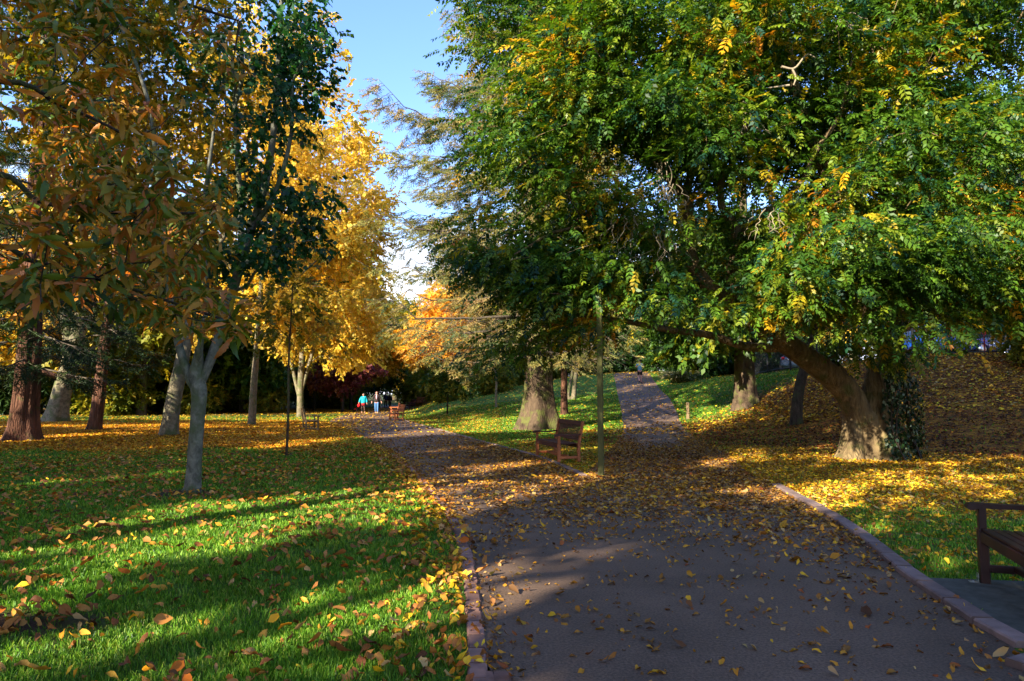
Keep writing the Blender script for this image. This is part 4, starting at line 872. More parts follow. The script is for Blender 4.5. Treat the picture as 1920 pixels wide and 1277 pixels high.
# ------------------------------------------------------------------ unseen trees added outside the view to shade the lawn and the paths
def shade_tree(i, x, y, r=5.3, zc=10.5, hh=3.3, n=235):
    rng = np.random.default_rng(100 + i); base = np.array([x, y, H(x, y)])
    root = empty('shade_tree', base, label='unseen broad autumn tree added outside the view, crown shaped to shade the lawn', cat='tree', group='added shade trees outside the view')
    tg = blob_points([(0, 0, zc, r, r, hh)], n, rng, -.12, .55, .8, seed=i); tg = tg[streak_ok(tg + base, .75) & ~in_litvol(tg + base, rng)]  # crown shaped for the light: clumps blocking wanted sun streaks are dropped
    mb = MB(); chains, _ = grow([([(0, 0, -.3), (0, 0, 3), (.2, 0, 7), (0, 0, zc)], [.4, .33, .25, .1])], tg, r0=.02, rng=rng)
    tube(mb, chains[0][0], chains[0][1], 14, .4); mb.build('trunk', M['bark_brown'], root)
    mb = MB(); chains_mesh(mb, chains[1:], minr=.05)
    mb.build('branches', M['bark_brown'], root)
    mb = MB(); n_ = len(tg) * 12; c = np.repeat(tg, 12, axis=0) + rng.normal(0, .42, (n_, 3)); c = c[streak_ok(c + base, .5)]; n_ = len(c)
    scatter(mb, T_SPRAY_BIG, c, rng.normal(0, 1, (n_, 3)), rng.normal(0, .6, (n_, 3)) + [0, 0, 1], rng.uniform(.6, .9, n_), pick(GOLD2, n_, rng), rng)
    mb.build('crown', M['leaf_gold'], root)
k = 0
for x in np.arange(-41, 4, 8.4):
    for y in np.arange(-20, 24, 8.4):
        xx, yy_ = x + 1.5 * math.sin(k * 2.1), y + 1.5 * math.cos(k * 1.7); k += 1
        if yy_ > -4 and abs(xx) < .78 * yy_ + 9.5: continue
        if xx > -6 and yy_ > -7: continue
        if xx * .77 - yy_ * .64 > 14: continue
        shade_tree(k, xx, yy_)

# ------------------------------------------------------------------ background trees, hedges and shrubs
def bg_protos():
    out = {}
    def crown_only(name, blobs, n, per, rc, templ, size, pal, mat, seed, trunk_r, h, bark, **k):
        return make_tree(name, None, None, (0, -40, 0), [([(0, 0, 0), (0, 0, h * .2), (.2, 0, h * .5), (.2, 0, h * .85)], [trunk_r, trunk_r * .85, trunk_r * .6, .05])], blobs, n, per, rc, templ, size, pal, bark, mat, seed, minr=.03, r0=.03, **k)
    out['gold'] = crown_only('golden_tree', [(0, 0, 9, 4.5, 4.5, 6)], 380, 12, .85, T_SPRAY, .8, GOLD, M['leaf_gold'], 201, .3, 14, M['bark_pale'])
    out['olive'] = crown_only('broad_tree', [(0, 0, 10, 5, 5, 7), (2, 1, 7, 3.5, 3.5, 4)], 420, 12, .9, T_SPRAY, .85, [('#5b6420', 3), ('#808020', 3), ('#a58e22', 2), ('#3c4d1a', 3)], M['leaf_gold'], 202, .35, 16, M['bark_brown'])
    out['dark'] = crown_only('evergreen_tree', [(0, 0, 5.5, 4.2, 4.2, 5.2), (0, 0, 10, 2.8, 2.8, 5)], 460, 12, .8, T_NEEDLE_COARSE, 1.1, DARKC_PAL, M['needle'], 203, .35, 14, M['bark_dark'], gap=-.6)
    out['green'] = crown_only('green_tree', [(0, 0, 7, 4.2, 4.2, 4.6)], 330, 12, .8, T_SPRAY, .75, [('#2b4a17', 4), ('#41601b', 3), ('#657a20', 2), ('#1f3b16', 3)], M['leaf'], 204, .3, 11, M['bark_dark'])
    out['shrub'] = crown_only('shrub', [(0, 0, 1.1, 1.7, 1.5, 1.2)], 150, 10, .35, T_SPRAY, .38, [('#1c3212', 4), ('#2b4716', 4), ('#41601b', 2)], M['leaf'], 205, .06, 1.8, M['bark_dark'], gap=-.7)
    out['goldshrub'] = crown_only('shrub', [(0, 0, 1.6, 2.0, 1.8, 1.7)], 170, 10, .4, T_SPRAY, .42, [('#6f7a22', 4), ('#9a8f26', 3), ('#b5982a', 2), ('#4a5f1e', 2)], M['leaf_gold'], 206, .07, 2.4, M['bark_dark'], gap=-.6)
    return out
BG = bg_protos(); used = set()
def place(kind, x, y, s, label, cat, group, rz=0, sz=None):
    o = BG[kind]
    if kind in used: o = copy_tree(o)
    used.add(kind)
    o.location = (x, y, H(x, y) - .1); o.scale = (s, s, sz or s); o.rotation_euler = (0, 0, rz)
    if 'label' in o: del o['label']
    tag(o, label, cat, group); return o
rb = np.random.default_rng(77)
# far belt behind the left lawn
belt = [('dark', -38, 52, 1.1), ('gold', -33, 47, 1.1), ('dark', -46, 62, 1.3), ('olive', -27, 50, 1.0), ('dark', -31, 62, 1.25), ('green', -22, 56, 1.0), ('dark', -35, 76, 1.3), ('gold', -26, 68, 1.1), ('dark', -20, 74, 1.15), ('olive', -42, 84, 1.4),
    ('dark', -26, 88, 1.2), ('green', -16.5, 84, .95), ('green', -9.5, 100, .9), ('olive', -14.5, 120, .8), ('dark', -30, 104, 1.3), ('gold', -9, 118, .6), ('green', -3, 92, .8), ('dark', 1, 84, .95), ('olive', -50, 48, 1.2), ('dark', -52, 100, 1.5), ('dark', -23, 60, .85),
    ('dark', -38, 66, 1.2), ('green', -30, 56, .8), ('dark', -44, 50, 1.0), ('dark', -60, 78, 1.5), ('gold', -22, 130, .9), ('dark', -34, 150, 1.3), ('green', -12, 150, 1.3), ('olive', -24, 160, 1.4), ('green', -16, 128, .9), ('dark', -19.5, 136, 1.0), ('green', -10, 138, .9), ('dark', -14, 170, 1.6), ('olive', -30, 175, 1.6), ('dark', 0, 170, 1.5), ('dark', -2, 140, 1.3), ('dark', 12, 110, 1.1), ('dark', -44, 130, 1.6)]
side = {'dark': 'dark evergreen', 'gold': 'golden leafy', 'olive': 'olive and yellow', 'green': 'dull green leafy'}
for k, x, y, s in belt:
    place(k, x, y, s, f'{side[k]} tree in the shaded belt beyond the left lawn', 'tree', f'{side[k]} trees beyond the lawn', rb.uniform(0, 6))
hill = [('dark', 13.5, 84, .9), ('dark', 9.5, 86, .9), ('dark', 18, 72, .85), ('olive', 17, 56, .75), ('green', 20.5, 66, 1.0), ('dark', 5, 88, 1.0), ('green', 1.5, 70, .75), ('olive', -3.2, 74, .8), ('green', 14, 60, .65), ('dark', 26, 60, 1.1), ('gold', 25, 50, .8), ('dark', 36, 58, 1.3), ('olive', 33, 38, 1.1), ('gold', 27, 34, .8), ('dark', 44, 46, 1.4), ('dark', 30, 46, 1.0), ('green', 36, 44, 1.0), ('dark', 24, 72, 1.2), ('dark', 22, 54, .8), ('dark', 29, 40, .75), ('olive', 44, 36, 1.0), ('olive', 40, 30, 1.2)]
for k, x, y, s in hill:
    place(k, x, y, s, f'{side[k]} tree behind the great tree and the hill path', 'tree', f'{side[k]} trees on the hill', rb.uniform(0, 6))
place('shrub', 13.4, 50, 1.05, 'rounded dark green bush on the grass right of the hill path', 'bush', None, 1)
for i, (x, y, s) in enumerate([(16, 51, 1.2), (14.8, 54, 1.3), (18.5, 47, 1.1), (7.0, 66, 1.1), (9.8, 70, 1.3), (12.5, 71, 1.4), (15.4, 68, 1.2)]):
    place('shrub', x, y, s, 'dark green shrub in the shade at the top of the hill', 'bush', 'dark shrubs on the hill', i)
for i, (x, y, s) in enumerate([(-4.5, 62, 1.0), (-1.6, 58, .9), (-7, 70, 1.2), (.8, 64, 1.0), (-3, 68, 1.2), (3.2, 66, 1.1), (-5.6, 57, .55)]):
    place('goldshrub', x, y, s, 'yellow-green shrub at the top of the sunny slope', 'bush', 'yellow-green shrubs on the slope', i)
for i, (x, y, s) in enumerate([(20.5, 25.5, 1.0), (22.3, 24.2, 1.1), (19.4, 24.9, .5)]):
    place('goldshrub', x, y, s, 'olive shrub at the top of the leafy bank beside the railings', 'bush', 'olive shrubs by the railings', i + 3)
place('goldshrub', 20.6, 21.5, 1.5, 'tall olive bush with yellowish twigs at the right edge of the bank', 'bush', None, 2, 2.2)

for i, (x, y, s) in enumerate([(-29, 50, 1.2), (-24.5, 53, 1.0), (-21, 57, 1.1), (-33, 54, 1.4), (-17.5, 70, 1.1), (-26, 60, 1.4), (-11.5, 84, 1.3), (-20.5, 78, 1.2)]):
    place('goldshrub', x, y, s, 'yellow-green shrub catching light under the trees beyond the left lawn', 'bush', 'shrubs under the far trees', i)
def pampas():
    rng = np.random.default_rng(4); b = np.array([11.9, 48.5, H(11.9, 48.5)]); root = empty('pampas_grass', b, label='pale feathery tall grass clump beside the hill path, right of the jogger', cat='plant')
    mb = MB(); n = 620; a = rng.uniform(0, 6.28, n); t = t_curved(.02, 5, 1.5, .1)
    ax = np.stack([np.cos(a) * .55, np.sin(a) * .55, rng.uniform(.6, 1.6, n)], 1); nr = np.stack([-np.cos(a), -np.sin(a), .4 + 0 * a], 1)
    scatter(mb, [t], rng.normal(0, .12, (n, 3)) * (1, 1, 0), ax, nr, rng.uniform(.8, 1.9, n), pick([('#5a6630', 3), ('#8a8450', 3), ('#a89a6a', 2)], n, rng), rng); mb.build('blades', M['grass'], root)
    mb = MB(); n = 1400; st = rng.integers(0, 16, n); sa = st * 2.4; u = rng.uniform(0, 1, n); h = 1.5 + .5 * u + .15 * np.sin(st * 5); p = np.stack([np.cos(sa) * (.3 + .2 * u + .1 * np.sin(st)), np.sin(sa) * (.3 + .2 * u), h], 1)
    scatter(mb, [t_simple(1, .12, .02)], p, rng.normal(0, .6, (n, 3)) + [0, 0, .9], rng.normal(0, 1, (n, 3)), np.full(n, .16), pick([('#c8b890', 3), ('#b3a077', 2)], n, rng), rng); mb.build('plumes', M['litter'], root)
pampas()

# ------------------------------------------------------------------ grass
def fan_points(n, d0, d1, power, rng, amax=.76):
    """ground points ahead of the camera; density falls with distance**power"""
    e = 2 - power; u = rng.uniform(0, 1, n)
    d = (d0 ** e + u * (d1 ** e - d0 ** e)) ** (1 / e) if abs(e) > 1e-3 else d0 * (d1 / d0) ** u
    a = rng.uniform(-amax, amax, n); return d * np.sin(a), d * np.cos(a), d
def path_margin(x, y):
    return np.minimum(seg_dist(x, y, LE[::4]), np.minimum(seg_dist(x, y, RK[::4]), seg_dist(x, y, WE[::4])))
def grass():
    rng = np.random.default_rng(3); mb = MB()
    x, y, d = fan_points(1000000, 3.0, 48, 1.75, rng)
    k = (y > 2.2) & ~on_path(x, y); x, y, d = x[k], y[k], d[k]
    nr_ = (d < 18); mg = np.full(len(x), 9.0); mg[nr_] = path_margin(x[nr_], y[nr_]); 
    dens = (1 - .9 * bare_share(x, y)) * (1 - .72 * litter_share(x, y)) * np.where(mg < .13, 0, np.where(mg < .35, .45, 1)) * np.clip(.62 + .5 * wob(x, y, 3.1, 2), .12, 1)
    slab = in_poly(x, y, SLAB); k = (rng.uniform(0, 1, len(x)) < dens) & ~slab; x, y, d = x[k], y[k], d[k]; n = len(x)
    z = hgt(x, y); a = rng.uniform(0, 6.28, n); tuft = 1 + .35 * wob(x, y, 5.3, 1) + .2 * wob(x, y, 1.1, 3)
    hh = rng.uniform(.022, .045, n) * tuft * (1 + d * .012); w = (.0018 + .00062 * d) * rng.uniform(.7, 1.3, n)
    lean = rng.uniform(.1, .9, n) * hh; dx, dy = np.cos(a), np.sin(a); b = rng.uniform(0, 6.28, n); lx, ly = np.cos(b) * lean, np.sin(b) * lean
    v = np.empty((n, 4, 3)); v[:, 0] = np.c_[x - dx * w, y - dy * w, z - .005]; v[:, 1] = np.c_[x + dx * w, y + dy * w, z - .005]
    v[:, 2] = np.c_[x + dx * w * .35 + lx, y + dy * w * .35 + ly, z + hh]; v[:, 3] = np.c_[x - dx * w * .35 + lx, y - dy * w * .35 + ly, z + hh]
    c = pick([('#46701a', 4), ('#5a8820', 4), ('#7ba030', 3), ('#94a040', 1.3), ('#36581a', 2)], n, rng, np.c_[x, y, z], 1.2, 1.0, .75) * rng.uniform(.75, 1.25, (n, 1)) * (1 + .22 * wob(x, y, 1.9, 6))[:, None] * np.array([1, 1, 1])
    mb.add(v.reshape(-1, 3), np.arange(n * 4).reshape(-1, 4), np.repeat(c, 4, axis=0))
    tag(mb.build('grass', M['grass']), 'short green lawn grass beside the paths', 'grass', kind='stuff')
SLAB = np.array([[3.53, 6.02], [5.3, 5.75], [4.7, 3.0], [3.12, 3.0]])
mb = MB(); p = SLAB; t_ = np.array([[q[0], q[1], H(q[0], q[1]) + .022] for q in p]); mb.add(np.vstack([t_, t_ - [0, 0, .1]]), [[3, 2, 1, 0][::-1], [0, 1, 5, 4], [1, 2, 6, 5], [2, 3, 7, 6], [3, 0, 4, 7]]); tag(mb.build('pavement_slab', M['concrete'], smooth=False), kind='structure')
grass()

# ------------------------------------------------------------------ fallen leaves
FL_Y = [('#dba61e', 4), ('#ecc02e', 4), ('#c48c20', 3), ('#9c6e26', 3), ('#b8965a', 2), ('#7c5429', 2), ('#cc7a1e', 1)]
FL_P = [('#d09c22', 3), ('#b98424', 4), ('#9a6a2a', 4), ('#b08c54', 3), ('#7c5429', 3), ('#8f4f24', 1.2), ('#5c3f22', 2), ('#a89a2c', 1)]
FL_B = [('#8f5c2c', 4), ('#ac7638', 4), ('#6e4526', 3), ('#c08a30', 3), ('#b28a50', 2), ('#b8631c', 1.5), ('#d8a824', 1)]
FL_O = [('#d9981f', 4), ('#c47e1c', 4), ('#e0ac2c', 3), ('#a2682a', 3), ('#7e5226', 2)]
T_F8 = [t_curved(w, 4, c, f, 0, p) for w, c, f, p in ((.20, 1.3, .5, 0), (.14, 2.0, .3, 1), (.24, .8, .7, 2), (.18, -1.3, .4, 3), (.26, 1.7, -.4, 4), (.12, .7, .9, 5), (.30, -.9, .6, 6))]
T_F4 = [t_curved(w, 2, c, f, 0, p) for w, c, f, p in ((.24, .9, .4, 0), (.18, 1.2, .3, 1), (.3, .5, .5, 2), (.3, -.7, .3, 3))]
T_F1 = [t_simple(1, .34, .15), t_simple(1, .25, -.12), t_simple(1, .4, .25)]
def lay(name, pts, size, pal, label, lift, rng, tilt=.35, cat='fallen leaves', jit=.14):
    mb = MB(); x, y = pts
    keep = ~(np.hypot(x + 5.27, y - 11.25) < .17) & (np.hypot(x - BASE_BIG[0] - .1, y - BASE_BIG[1]) > .7); x, y = x[keep], y[keep]; size = size[keep]
    z = hgt(x, y) + lift; d = np.hypot(x, y); n = len(x); a = rng.uniform(0, 6.28, n)
    e = .3; sx = (hgt(x + e, y) - hgt(x - e, y)) / (2 * e); sy = (hgt(x, y + e) - hgt(x, y - e)) / (2 * e)
    nr = np.stack([-sx, -sy, np.ones(n)], 1) + np.c_[rng.normal(0, tilt, (n, 2)), np.zeros(n)]; ax = np.stack([np.cos(a), np.sin(a), rng.normal(0, .12, n) + np.cos(a) * sx + np.sin(a) * sy], 1)
    p = np.stack([x, y, z + rng.uniform(0, .5, n) * lift], 1); c = pick(pal, n, rng, p, .8, 2.0, .85) * rng.uniform(.75, 1.15, (n, 1)); nr = nr * np.where(rng.uniform(0, 1, (n, 1)) < .0, -1, 1)
    for lo, hi, T in ((0, 9, T_F8), (9, 17, T_F4), (17, 999, T_F1)):
        k = (d >= lo) & (d < hi)
        if k.any(): scatter(mb, T, p[k], ax[k], nr[k], size[k], c[k], rng, jit)
    return tag(mb.build(name, M['litter']), label, cat, kind='stuff')
def thin(x, y, p, rng): k = rng.uniform(0, 1, len(x)) < p; return x[k], y[k]
def litter():
    rng = np.random.default_rng(12)
    def dens_pts(d0, d1, area_n, f, amax=.78):
        """points per square metre f(x,y), sampled in the fan d0..d1; area_n the ceiling density"""
        A = amax * (d1 ** 2 - d0 ** 2); n = int(A * area_n); x, y, d = fan_points(n, d0, d1, 0, rng, amax); k = y > 2.4; x, y = x[k], y[k]
        return thin(x, y, f(x, y) / area_n, rng)
    # large brown leaves strewn over the near lawn
    def f1(x, y):
        w = wob(x, y, 1.3, 5); left = (x < 0) & ~on_path(x, y)
        return left * np.clip(36 + 24 * w + 80 * (1 - sstep(.2, 1.2, np.hypot(x + 3.6, (y - 4.8) * 1.8))) , 3, 95) * (1 - .45 * sstep(11, 20, y))
    x, y = dens_pts(3, 20, 95, f1); lay('fallen_leaves', (x, y), rng.uniform(.06, .13, len(x)), FL_B, 'large brown and tan leaves strewn over the near lawn', .042, rng, .75)
    # small orange leaves over the middle of the lawn
    def f2(x, y):
        w = wob(x, y, .9, 3); return ((x < -.5) & ~on_path(x, y)) * (8 + 40 * sstep(7, 17, y + 2 * w)) * (1 - sstep(38, 48, y))
    x, y = dens_pts(4, 48, 40, f2); lay('fallen_leaves', (x, y), rng.uniform(.05, .095, len(x)), FL_O, 'small orange leaves over the middle of the left lawn', .045, rng, .4)
    # carpets under the trees
    def f3(x, y): return ~on_path(x, y) * (litter_share(x, y) ** 1.3) * 330 * (x < -2)
    x, y = dens_pts(16, 46, 330, f3); lay('leaf_carpet', (x, y), rng.uniform(.07, .13, len(x)), FL_O, 'bright orange leaf carpet under the redwoods and golden trees', .02, rng, .35)
    def f4(x, y): return ~on_path(x, y) * (np.maximum(litter_share(x, y) ** 1.2, .10 * (y > 5))) * 420 * (x > -1) * np.where(y > 30, .35, 1)
    x, y = dens_pts(5, 40, 420, f4); k = ~in_poly(x, y, SLAB); x, y = x[k], y[k]
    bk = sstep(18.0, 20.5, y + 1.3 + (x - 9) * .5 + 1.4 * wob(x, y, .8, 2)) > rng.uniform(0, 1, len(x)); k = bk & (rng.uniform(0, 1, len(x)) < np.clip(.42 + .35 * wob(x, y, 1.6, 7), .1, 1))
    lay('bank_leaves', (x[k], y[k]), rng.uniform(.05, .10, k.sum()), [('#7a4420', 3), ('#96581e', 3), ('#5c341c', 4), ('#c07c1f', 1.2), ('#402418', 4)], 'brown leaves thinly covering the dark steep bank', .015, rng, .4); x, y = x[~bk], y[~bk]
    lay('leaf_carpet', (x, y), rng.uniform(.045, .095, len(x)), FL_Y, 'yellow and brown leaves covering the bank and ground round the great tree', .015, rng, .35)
    # leaves on the asphalt
    def f5(x, y):
        w = wob(x, y, 1.2, 1); w2 = wob(x, y, .5, 4); on = on_path(x, y); dl = np.abs(x - np.interp(y, LE[:, 1], LE[:, 0])); xr = np.interp(y, RK[:, 1], RK[:, 0], right=99); dr = np.abs(xr - x)
        brl = np.interp(y, B_L[:, 1], B_L[:, 0]); brr = np.interp(y, B_R[:, 1], B_R[:, 0]); db = np.minimum(np.abs(x - brl), np.abs(x - brr)); dw = np.abs(x - np.interp(y, WE[:, 1], WE[:, 0]))
        junction = 520 * sstep(7.0, 12.5, y + .9 * w + .35 * (x - 1.5)) * (1 - sstep(19, 26, y)) * sstep(-2.5, 2.2, x + .08 * (y - 10)) * np.where(y > 14, sstep(1.7, .2, db * 1.0) if False else 1.0, 1)
        main = (18 + 110 * sstep(5.5, 9.5, y + w2) * (1 - sstep(13, 19, y))) * (1 + .8 * w) + 125
        edges = 260 * np.exp(-(dl / .24) ** 1.3) * (.55 + .45 * sstep(6, 9, y)) + 260 * np.exp(-(dr / .45) ** 1.2) * sstep(4.6, 8, y + w * .5) + 90 * np.exp(-(dr / .3)) + (y > 13.5) * 150 * np.exp(-dw / .35) + (y > 20) * 160 * np.exp(-db / .4)
        inner = np.where((y > 17) & (x > np.interp(y, WE[:, 1], WE[:, 0]) + 1), (1 - .93 * sstep(.35, .9, db) * sstep(17, 24, y)), 1)
        near = np.where(y < 7.5, .55, 1) * np.clip(.55 + 1.3 * wob(x, y, 3.7, 9), .15, 2.2); return on * np.clip((junction + main * near) * inner + edges, 6, 640)
    x, y = dens_pts(3, 26, 640, f5); lay('path_leaves', (x, y), rng.uniform(.026, .085, len(x)) * np.where(rng.uniform(0, 1, len(x)) < .08, 1.7, 1), FL_P, 'small yellow and tan leaves scattered over the asphalt path', .008, rng, .4)
    # drift along the left kerb, on the lawn side
    def f6(x, y):
        dl = np.interp(y, LE[:, 1], LE[:, 0]) - x; return (dl > -.02) * (dl < 1.1) * 420 * np.exp(-np.clip(dl - .12, 0, 9) / .26) * (1 + .5 * wob(x, y, 3)) * (y < 22)
    x, y = dens_pts(3, 24, 420, f6); k = (rng.uniform(0, 1, len(x)) < .16) | (np.interp(y, LE[:, 1], LE[:, 0]) - x > .13); x, y = x[k], y[k]; lay('leaf_drift', (x, y), rng.uniform(.05, .11, len(x)), FL_Y[:5] + FL_B[:2], 'drift of yellow and brown leaves along the brick kerb', .03, rng, .6)
    # fine scatter far away
    def f7(x, y): return (10 + 40 * litter_share(x, y)) * np.where(on_path(x, y), .9, 1)
    x, y = dens_pts(26, 75, 50, f7); lay('far_leaves', (x, y), rng.uniform(.09, .16, len(x)), FL_Y, 'leaves strewn over the distant lawns and paths', .03, rng, .3)
litter()

# ------------------------------------------------------------------ benches
def wood(name, c, vary=.3): return plain_mat(name, c, .6, .35, vary=vary, scale=5, bump=.35, stretch=(1, 6, 6))
M['wood_dark'] = wood('dark_stained_wood', '#4a251c'); M['wood_maroon'] = plain_mat('maroon_painted_wood', '#2f1413', .42, .5, vary=.25, scale=8, bump=.2)
M['wood_orange'] = wood('orange_teak', '#9c5a34'); M['wood_grey'] = wood('weathered_wood', '#6b5638'); M['steel'] = plain_mat('galvanised_steel', '#b9bcc0', .35, .5, metal=.9)
M['moss_wood'] = plain_mat('mossy_post_wood', '#58562f', .85, .2, vary=.35, scale=6, bump=.6, stretch=(1, 1, .3)); M['iron'] = plain_mat('black_iron', '#14161a', .5, .5)
def rotx(a): c, s_ = math.cos(a), math.sin(a); return np.array([[1, 0, 0], [0, c, -s_], [0, s_, c]])
def bench(pos, face, mat, label, length=1.8, group=None, bracket=False, lower=None):
    """face: unit vector on the ground the sitter looks along"""
    x, y = pos; rz = math.atan2(face[1], face[0]) + math.pi / 2
    root = empty('park_bench', (x, y, H(x, y)), rz, label=label, cat='bench', group=group); h = length / 2 - .05; low = lower or mat
    def part(nm, boxes, m=mat):
        mb = MB()
        for c, s_, r in boxes: mb.box(c, s_, r, bev=.008)
        return mb.build(nm, m, root, smooth=False)
    for sx in (-1, 1):
        lg = part('leg', [((sx * h, -.25, .215), (.072, .072, .45), None), ((sx * h, -.25, .52), (.055, .06, .2), None)], low)
        part('leg', [((sx * h, .235, .22), (.07, .07, .46), None), ((sx * h, .295, .69), (.065, .06, .54), rotx(-.2))], low)
        mb = MB(); pr = [(-.36, .615), (-.365, .635), (-.345, .655), (-.30, .662), (-.1, .655), (.1, .655), (.28, .67), (.28, .635), (.1, .618), (-.1, .618), (-.27, .62), (-.30, .605), (-.34, .600)]
        n = len(pr); v = np.array([[sx * h + s * .037, a, b] for s in (-1, 1) for a, b in pr]); f = [[i, (i + 1) % n, n + (i + 1) % n, n + i] for i in range(n)]
        mb.add(v, f); t = [[0, 1, 2], [0, 2, 12], [2, 3, 12], [3, 11, 12], [3, 10, 11], [3, 4, 10], [4, 9, 10], [4, 5, 9], [5, 8, 9], [5, 6, 8], [6, 7, 8]]
        k0 = mb.n; mb.add(v, np.array(t), tri=True); mb.add(v, np.array(t)[:, ::-1] + n, tri=True); mb.build('armrest', mat, root, smooth=False)
        part('stretcher', [((sx * h, -.005, .12), (.05, .42, .06), None)], low)
    part('stretcher', [((0, -.02, .13), (2 * h - .06, .045, .06), None)], low)
    part('seat_rail', [((0, -.262, .385), (2 * h - .075, .035, .09), None), ((0, .21, .385), (2 * h - .075, .035, .08), None), ((0, -.02, .385), (.05, .43, .06), None)])
    part('seat', [((0, -.232 + i * .078, .442 - .012 * math.sin(math.pi * i / 5)), (2 * h + (.0 if 0 < i < 6 else -.09), .062, .022), None) for i in range(6)])
    bt = [((0, .30 + (zc - .69) * .203, zc), (2 * h - .07, .035, hh), rotx(-.2)) for zc, hh in ((.90, .11), (.53, .06))]
    nsl = int(length * 12); bt += [((-h + .035 + (i + 1) * (2 * h - .07) / (nsl + 1), .30 + (.705 - .69) * .203, .705), (.032, .016, .31), rotx(-.2)) for i in range(nsl)]
    part('backrest', bt)
    if bracket:
        mb = MB(); mb.box((-h, -.30, .035), (.05, .004, .09)); mb.box((-h, -.33, .003), (.05, .07, .005)); mb.box((-h, -.302, .05), (.012, .012, .012)); mb.box((-h, -.335, .008), (.012, .012, .01)); mb.build('foot_bracket', M['steel'], root, smooth=False)
    return root
def unit(v): v = np.array(v, float); return v / np.linalg.norm(v)
# near bench: its far end's front leg stands at (3.92, 5.9)
f_ = unit((-.95, .31)); along = unit((-.31, -.95)); c_ = np.array([3.94, 5.86]) + along * .85 - f_ * .27
bench(c_, f_, M['wood_maroon'], 'dark maroon bench cut off by the right edge of the view, on a concrete slab', bracket=True)
for o in list(bpy.data.objects):
    if o.name == 'park_bench': o.location.z += .02
f_ = unit((-.97, -.26)); along = unit((.26, -.97)); c_ = np.array([.64, 17.6]) + along * .87 - f_ * .25
bench(c_, f_, M['wood_dark'], 'brown slatted bench in front of the cedar trunk, beside the wooden post', lower=M['wood_orange'])  # lighter wood on the lower parts paints in the sunlight on the legs
f_ = unit((.93, .35)); bench(np.array([-8.75, 29.8]), f_, M['wood_grey'], 'weathered bench on the left edge of the path, seen end on', length=1.9)
f_ = unit((-.93, -.36)); bench(np.array([-6.95, 41.3]), f_, M['wood_orange'], 'reddish bench nearest in the row right of the walkers', length=1.6)
bench(np.array([-8.3, 48.5]), unit((-.98, -.2)), M['wood_orange'], 'orange sunlit bench second in the row right of the walkers', length=1.9)
bench(np.array([-9.9, 66.5]), unit((-.9, -.4)), M['wood_dark'], 'dark bench third in the row, just up the slope', length=1.8)
bench(np.array([-9.7, 72.0]), unit((-.7, -.7)), M['wood_orange'], 'farthest bench in the row, tan and partly sunlit', length=1.8)

# ------------------------------------------------------------------ posts, railings, cars
def post(name, u, v, D, w, h, mat, label, top=True, lean=0):
    p = P(u, v, D); z0 = H(p[0], p[1]); mb = MB(); n = 26; zz = np.linspace(-.3, h, n); r = np.full(n, w / 2 * 1.414); r[-1] *= .75
    rr = np.random.default_rng(2); pts = np.stack([lean * zz + .004 * np.sin(zz * 5), .003 * np.cos(zz * 4), zz], 1)
    tube(mb, np.vstack([pts, pts[-1:] + [0, 0, .002]]), np.r_[r, .002], 4, 0, .0); o = mb.build(name, mat, None, smooth=False); me = o.data
    o.location = (p[0], p[1], z0); o.rotation_euler = (0, 0, .75); b = o.modifiers.new('soft_edges', 'BEVEL'); b.width = .008; b.segments = 2; b.limit_method = 'ANGLE'
    return tag(o, label, 'post')
post('wooden_post', 1127, 890, 13.45, .105, 3.6, M['moss_wood'], 'tall square mossy wooden post standing in leaves right of the slatted bench')
post('marker_post', 1290, 785, 30, .13, .72, M['wood_grey'], 'short wooden marker post on the grass right of the hill path')

def railings(pts, h=1.85):
    pts = [np.array(p) for p in pts]; root = empty('railings', (pts[0][0], pts[0][1], H(*pts[0])), label='black iron railings along the top of the leafy bank', cat='fence'); o = np.array(root.location)
    bars, rails = MB(), []
    for a, b in zip(pts[:-1], pts[1:]):
        L_ = np.linalg.norm(b - a); n = int(L_ / .125)
        for i in range(n):
            p = a + (b - a) * (i + .5) / n; z = H(*p); c = np.array([p[0], p[1], z + h / 2]) - o
            tube(bars, [c - [0, 0, h / 2], c + [0, 0, h / 2 - .04], c + [0, 0, h / 2 + .05]], [.011, .011, .001], 4)
        for zz in (.18, h - .2):
            mb = MB(); q = np.linspace(0, 1, 8)[:, None] * (b - a) + a; w = np.c_[q, hgt(q[:, 0], q[:, 1]) + zz] - o; tube(mb, w, np.full(8, .024), 4); mb.build('rail', M['iron'], root)
        for i in range(int(L_ / 2.7) + 1):
            p = a + (b - a) * min(i * 2.7 / L_, 1); z = H(*p); mb = MB(); mb.box(np.array([p[0], p[1], z + h / 2]) - o, (.07, .07, h + .15), bev=.006); mb.build('post', M['iron'], root, smooth=False)
    bars.build('bars', M['iron'], root)
railings([(23.5, 25.2), (20.4, 26.8), (17.2, 29.2), (15.2, 34.0), (14.6, 41), (15.5, 47)])
M['car_blue'] = plain_mat('blue_car_paint', '#12408e', .25, .5, vary=.04, coat=1.0); M['car_black'] = plain_mat('dark_blue_car_paint', '#16243c', .25, .5, vary=.04, coat=1.0); M['car_white'] = plain_mat('silver_car_paint', '#2c3a52', .3, .5, vary=.03, coat=1.0)
M['glass'] = plain_mat('dark_glass', '#0d141c', .06, .6, vary=.02); M['rubber'] = plain_mat('tyre_rubber', '#0c0c0d', .8, .3); M['lamp_red'] = plain_mat('red_lamp', '#a01014', .3, .5, vary=.05)
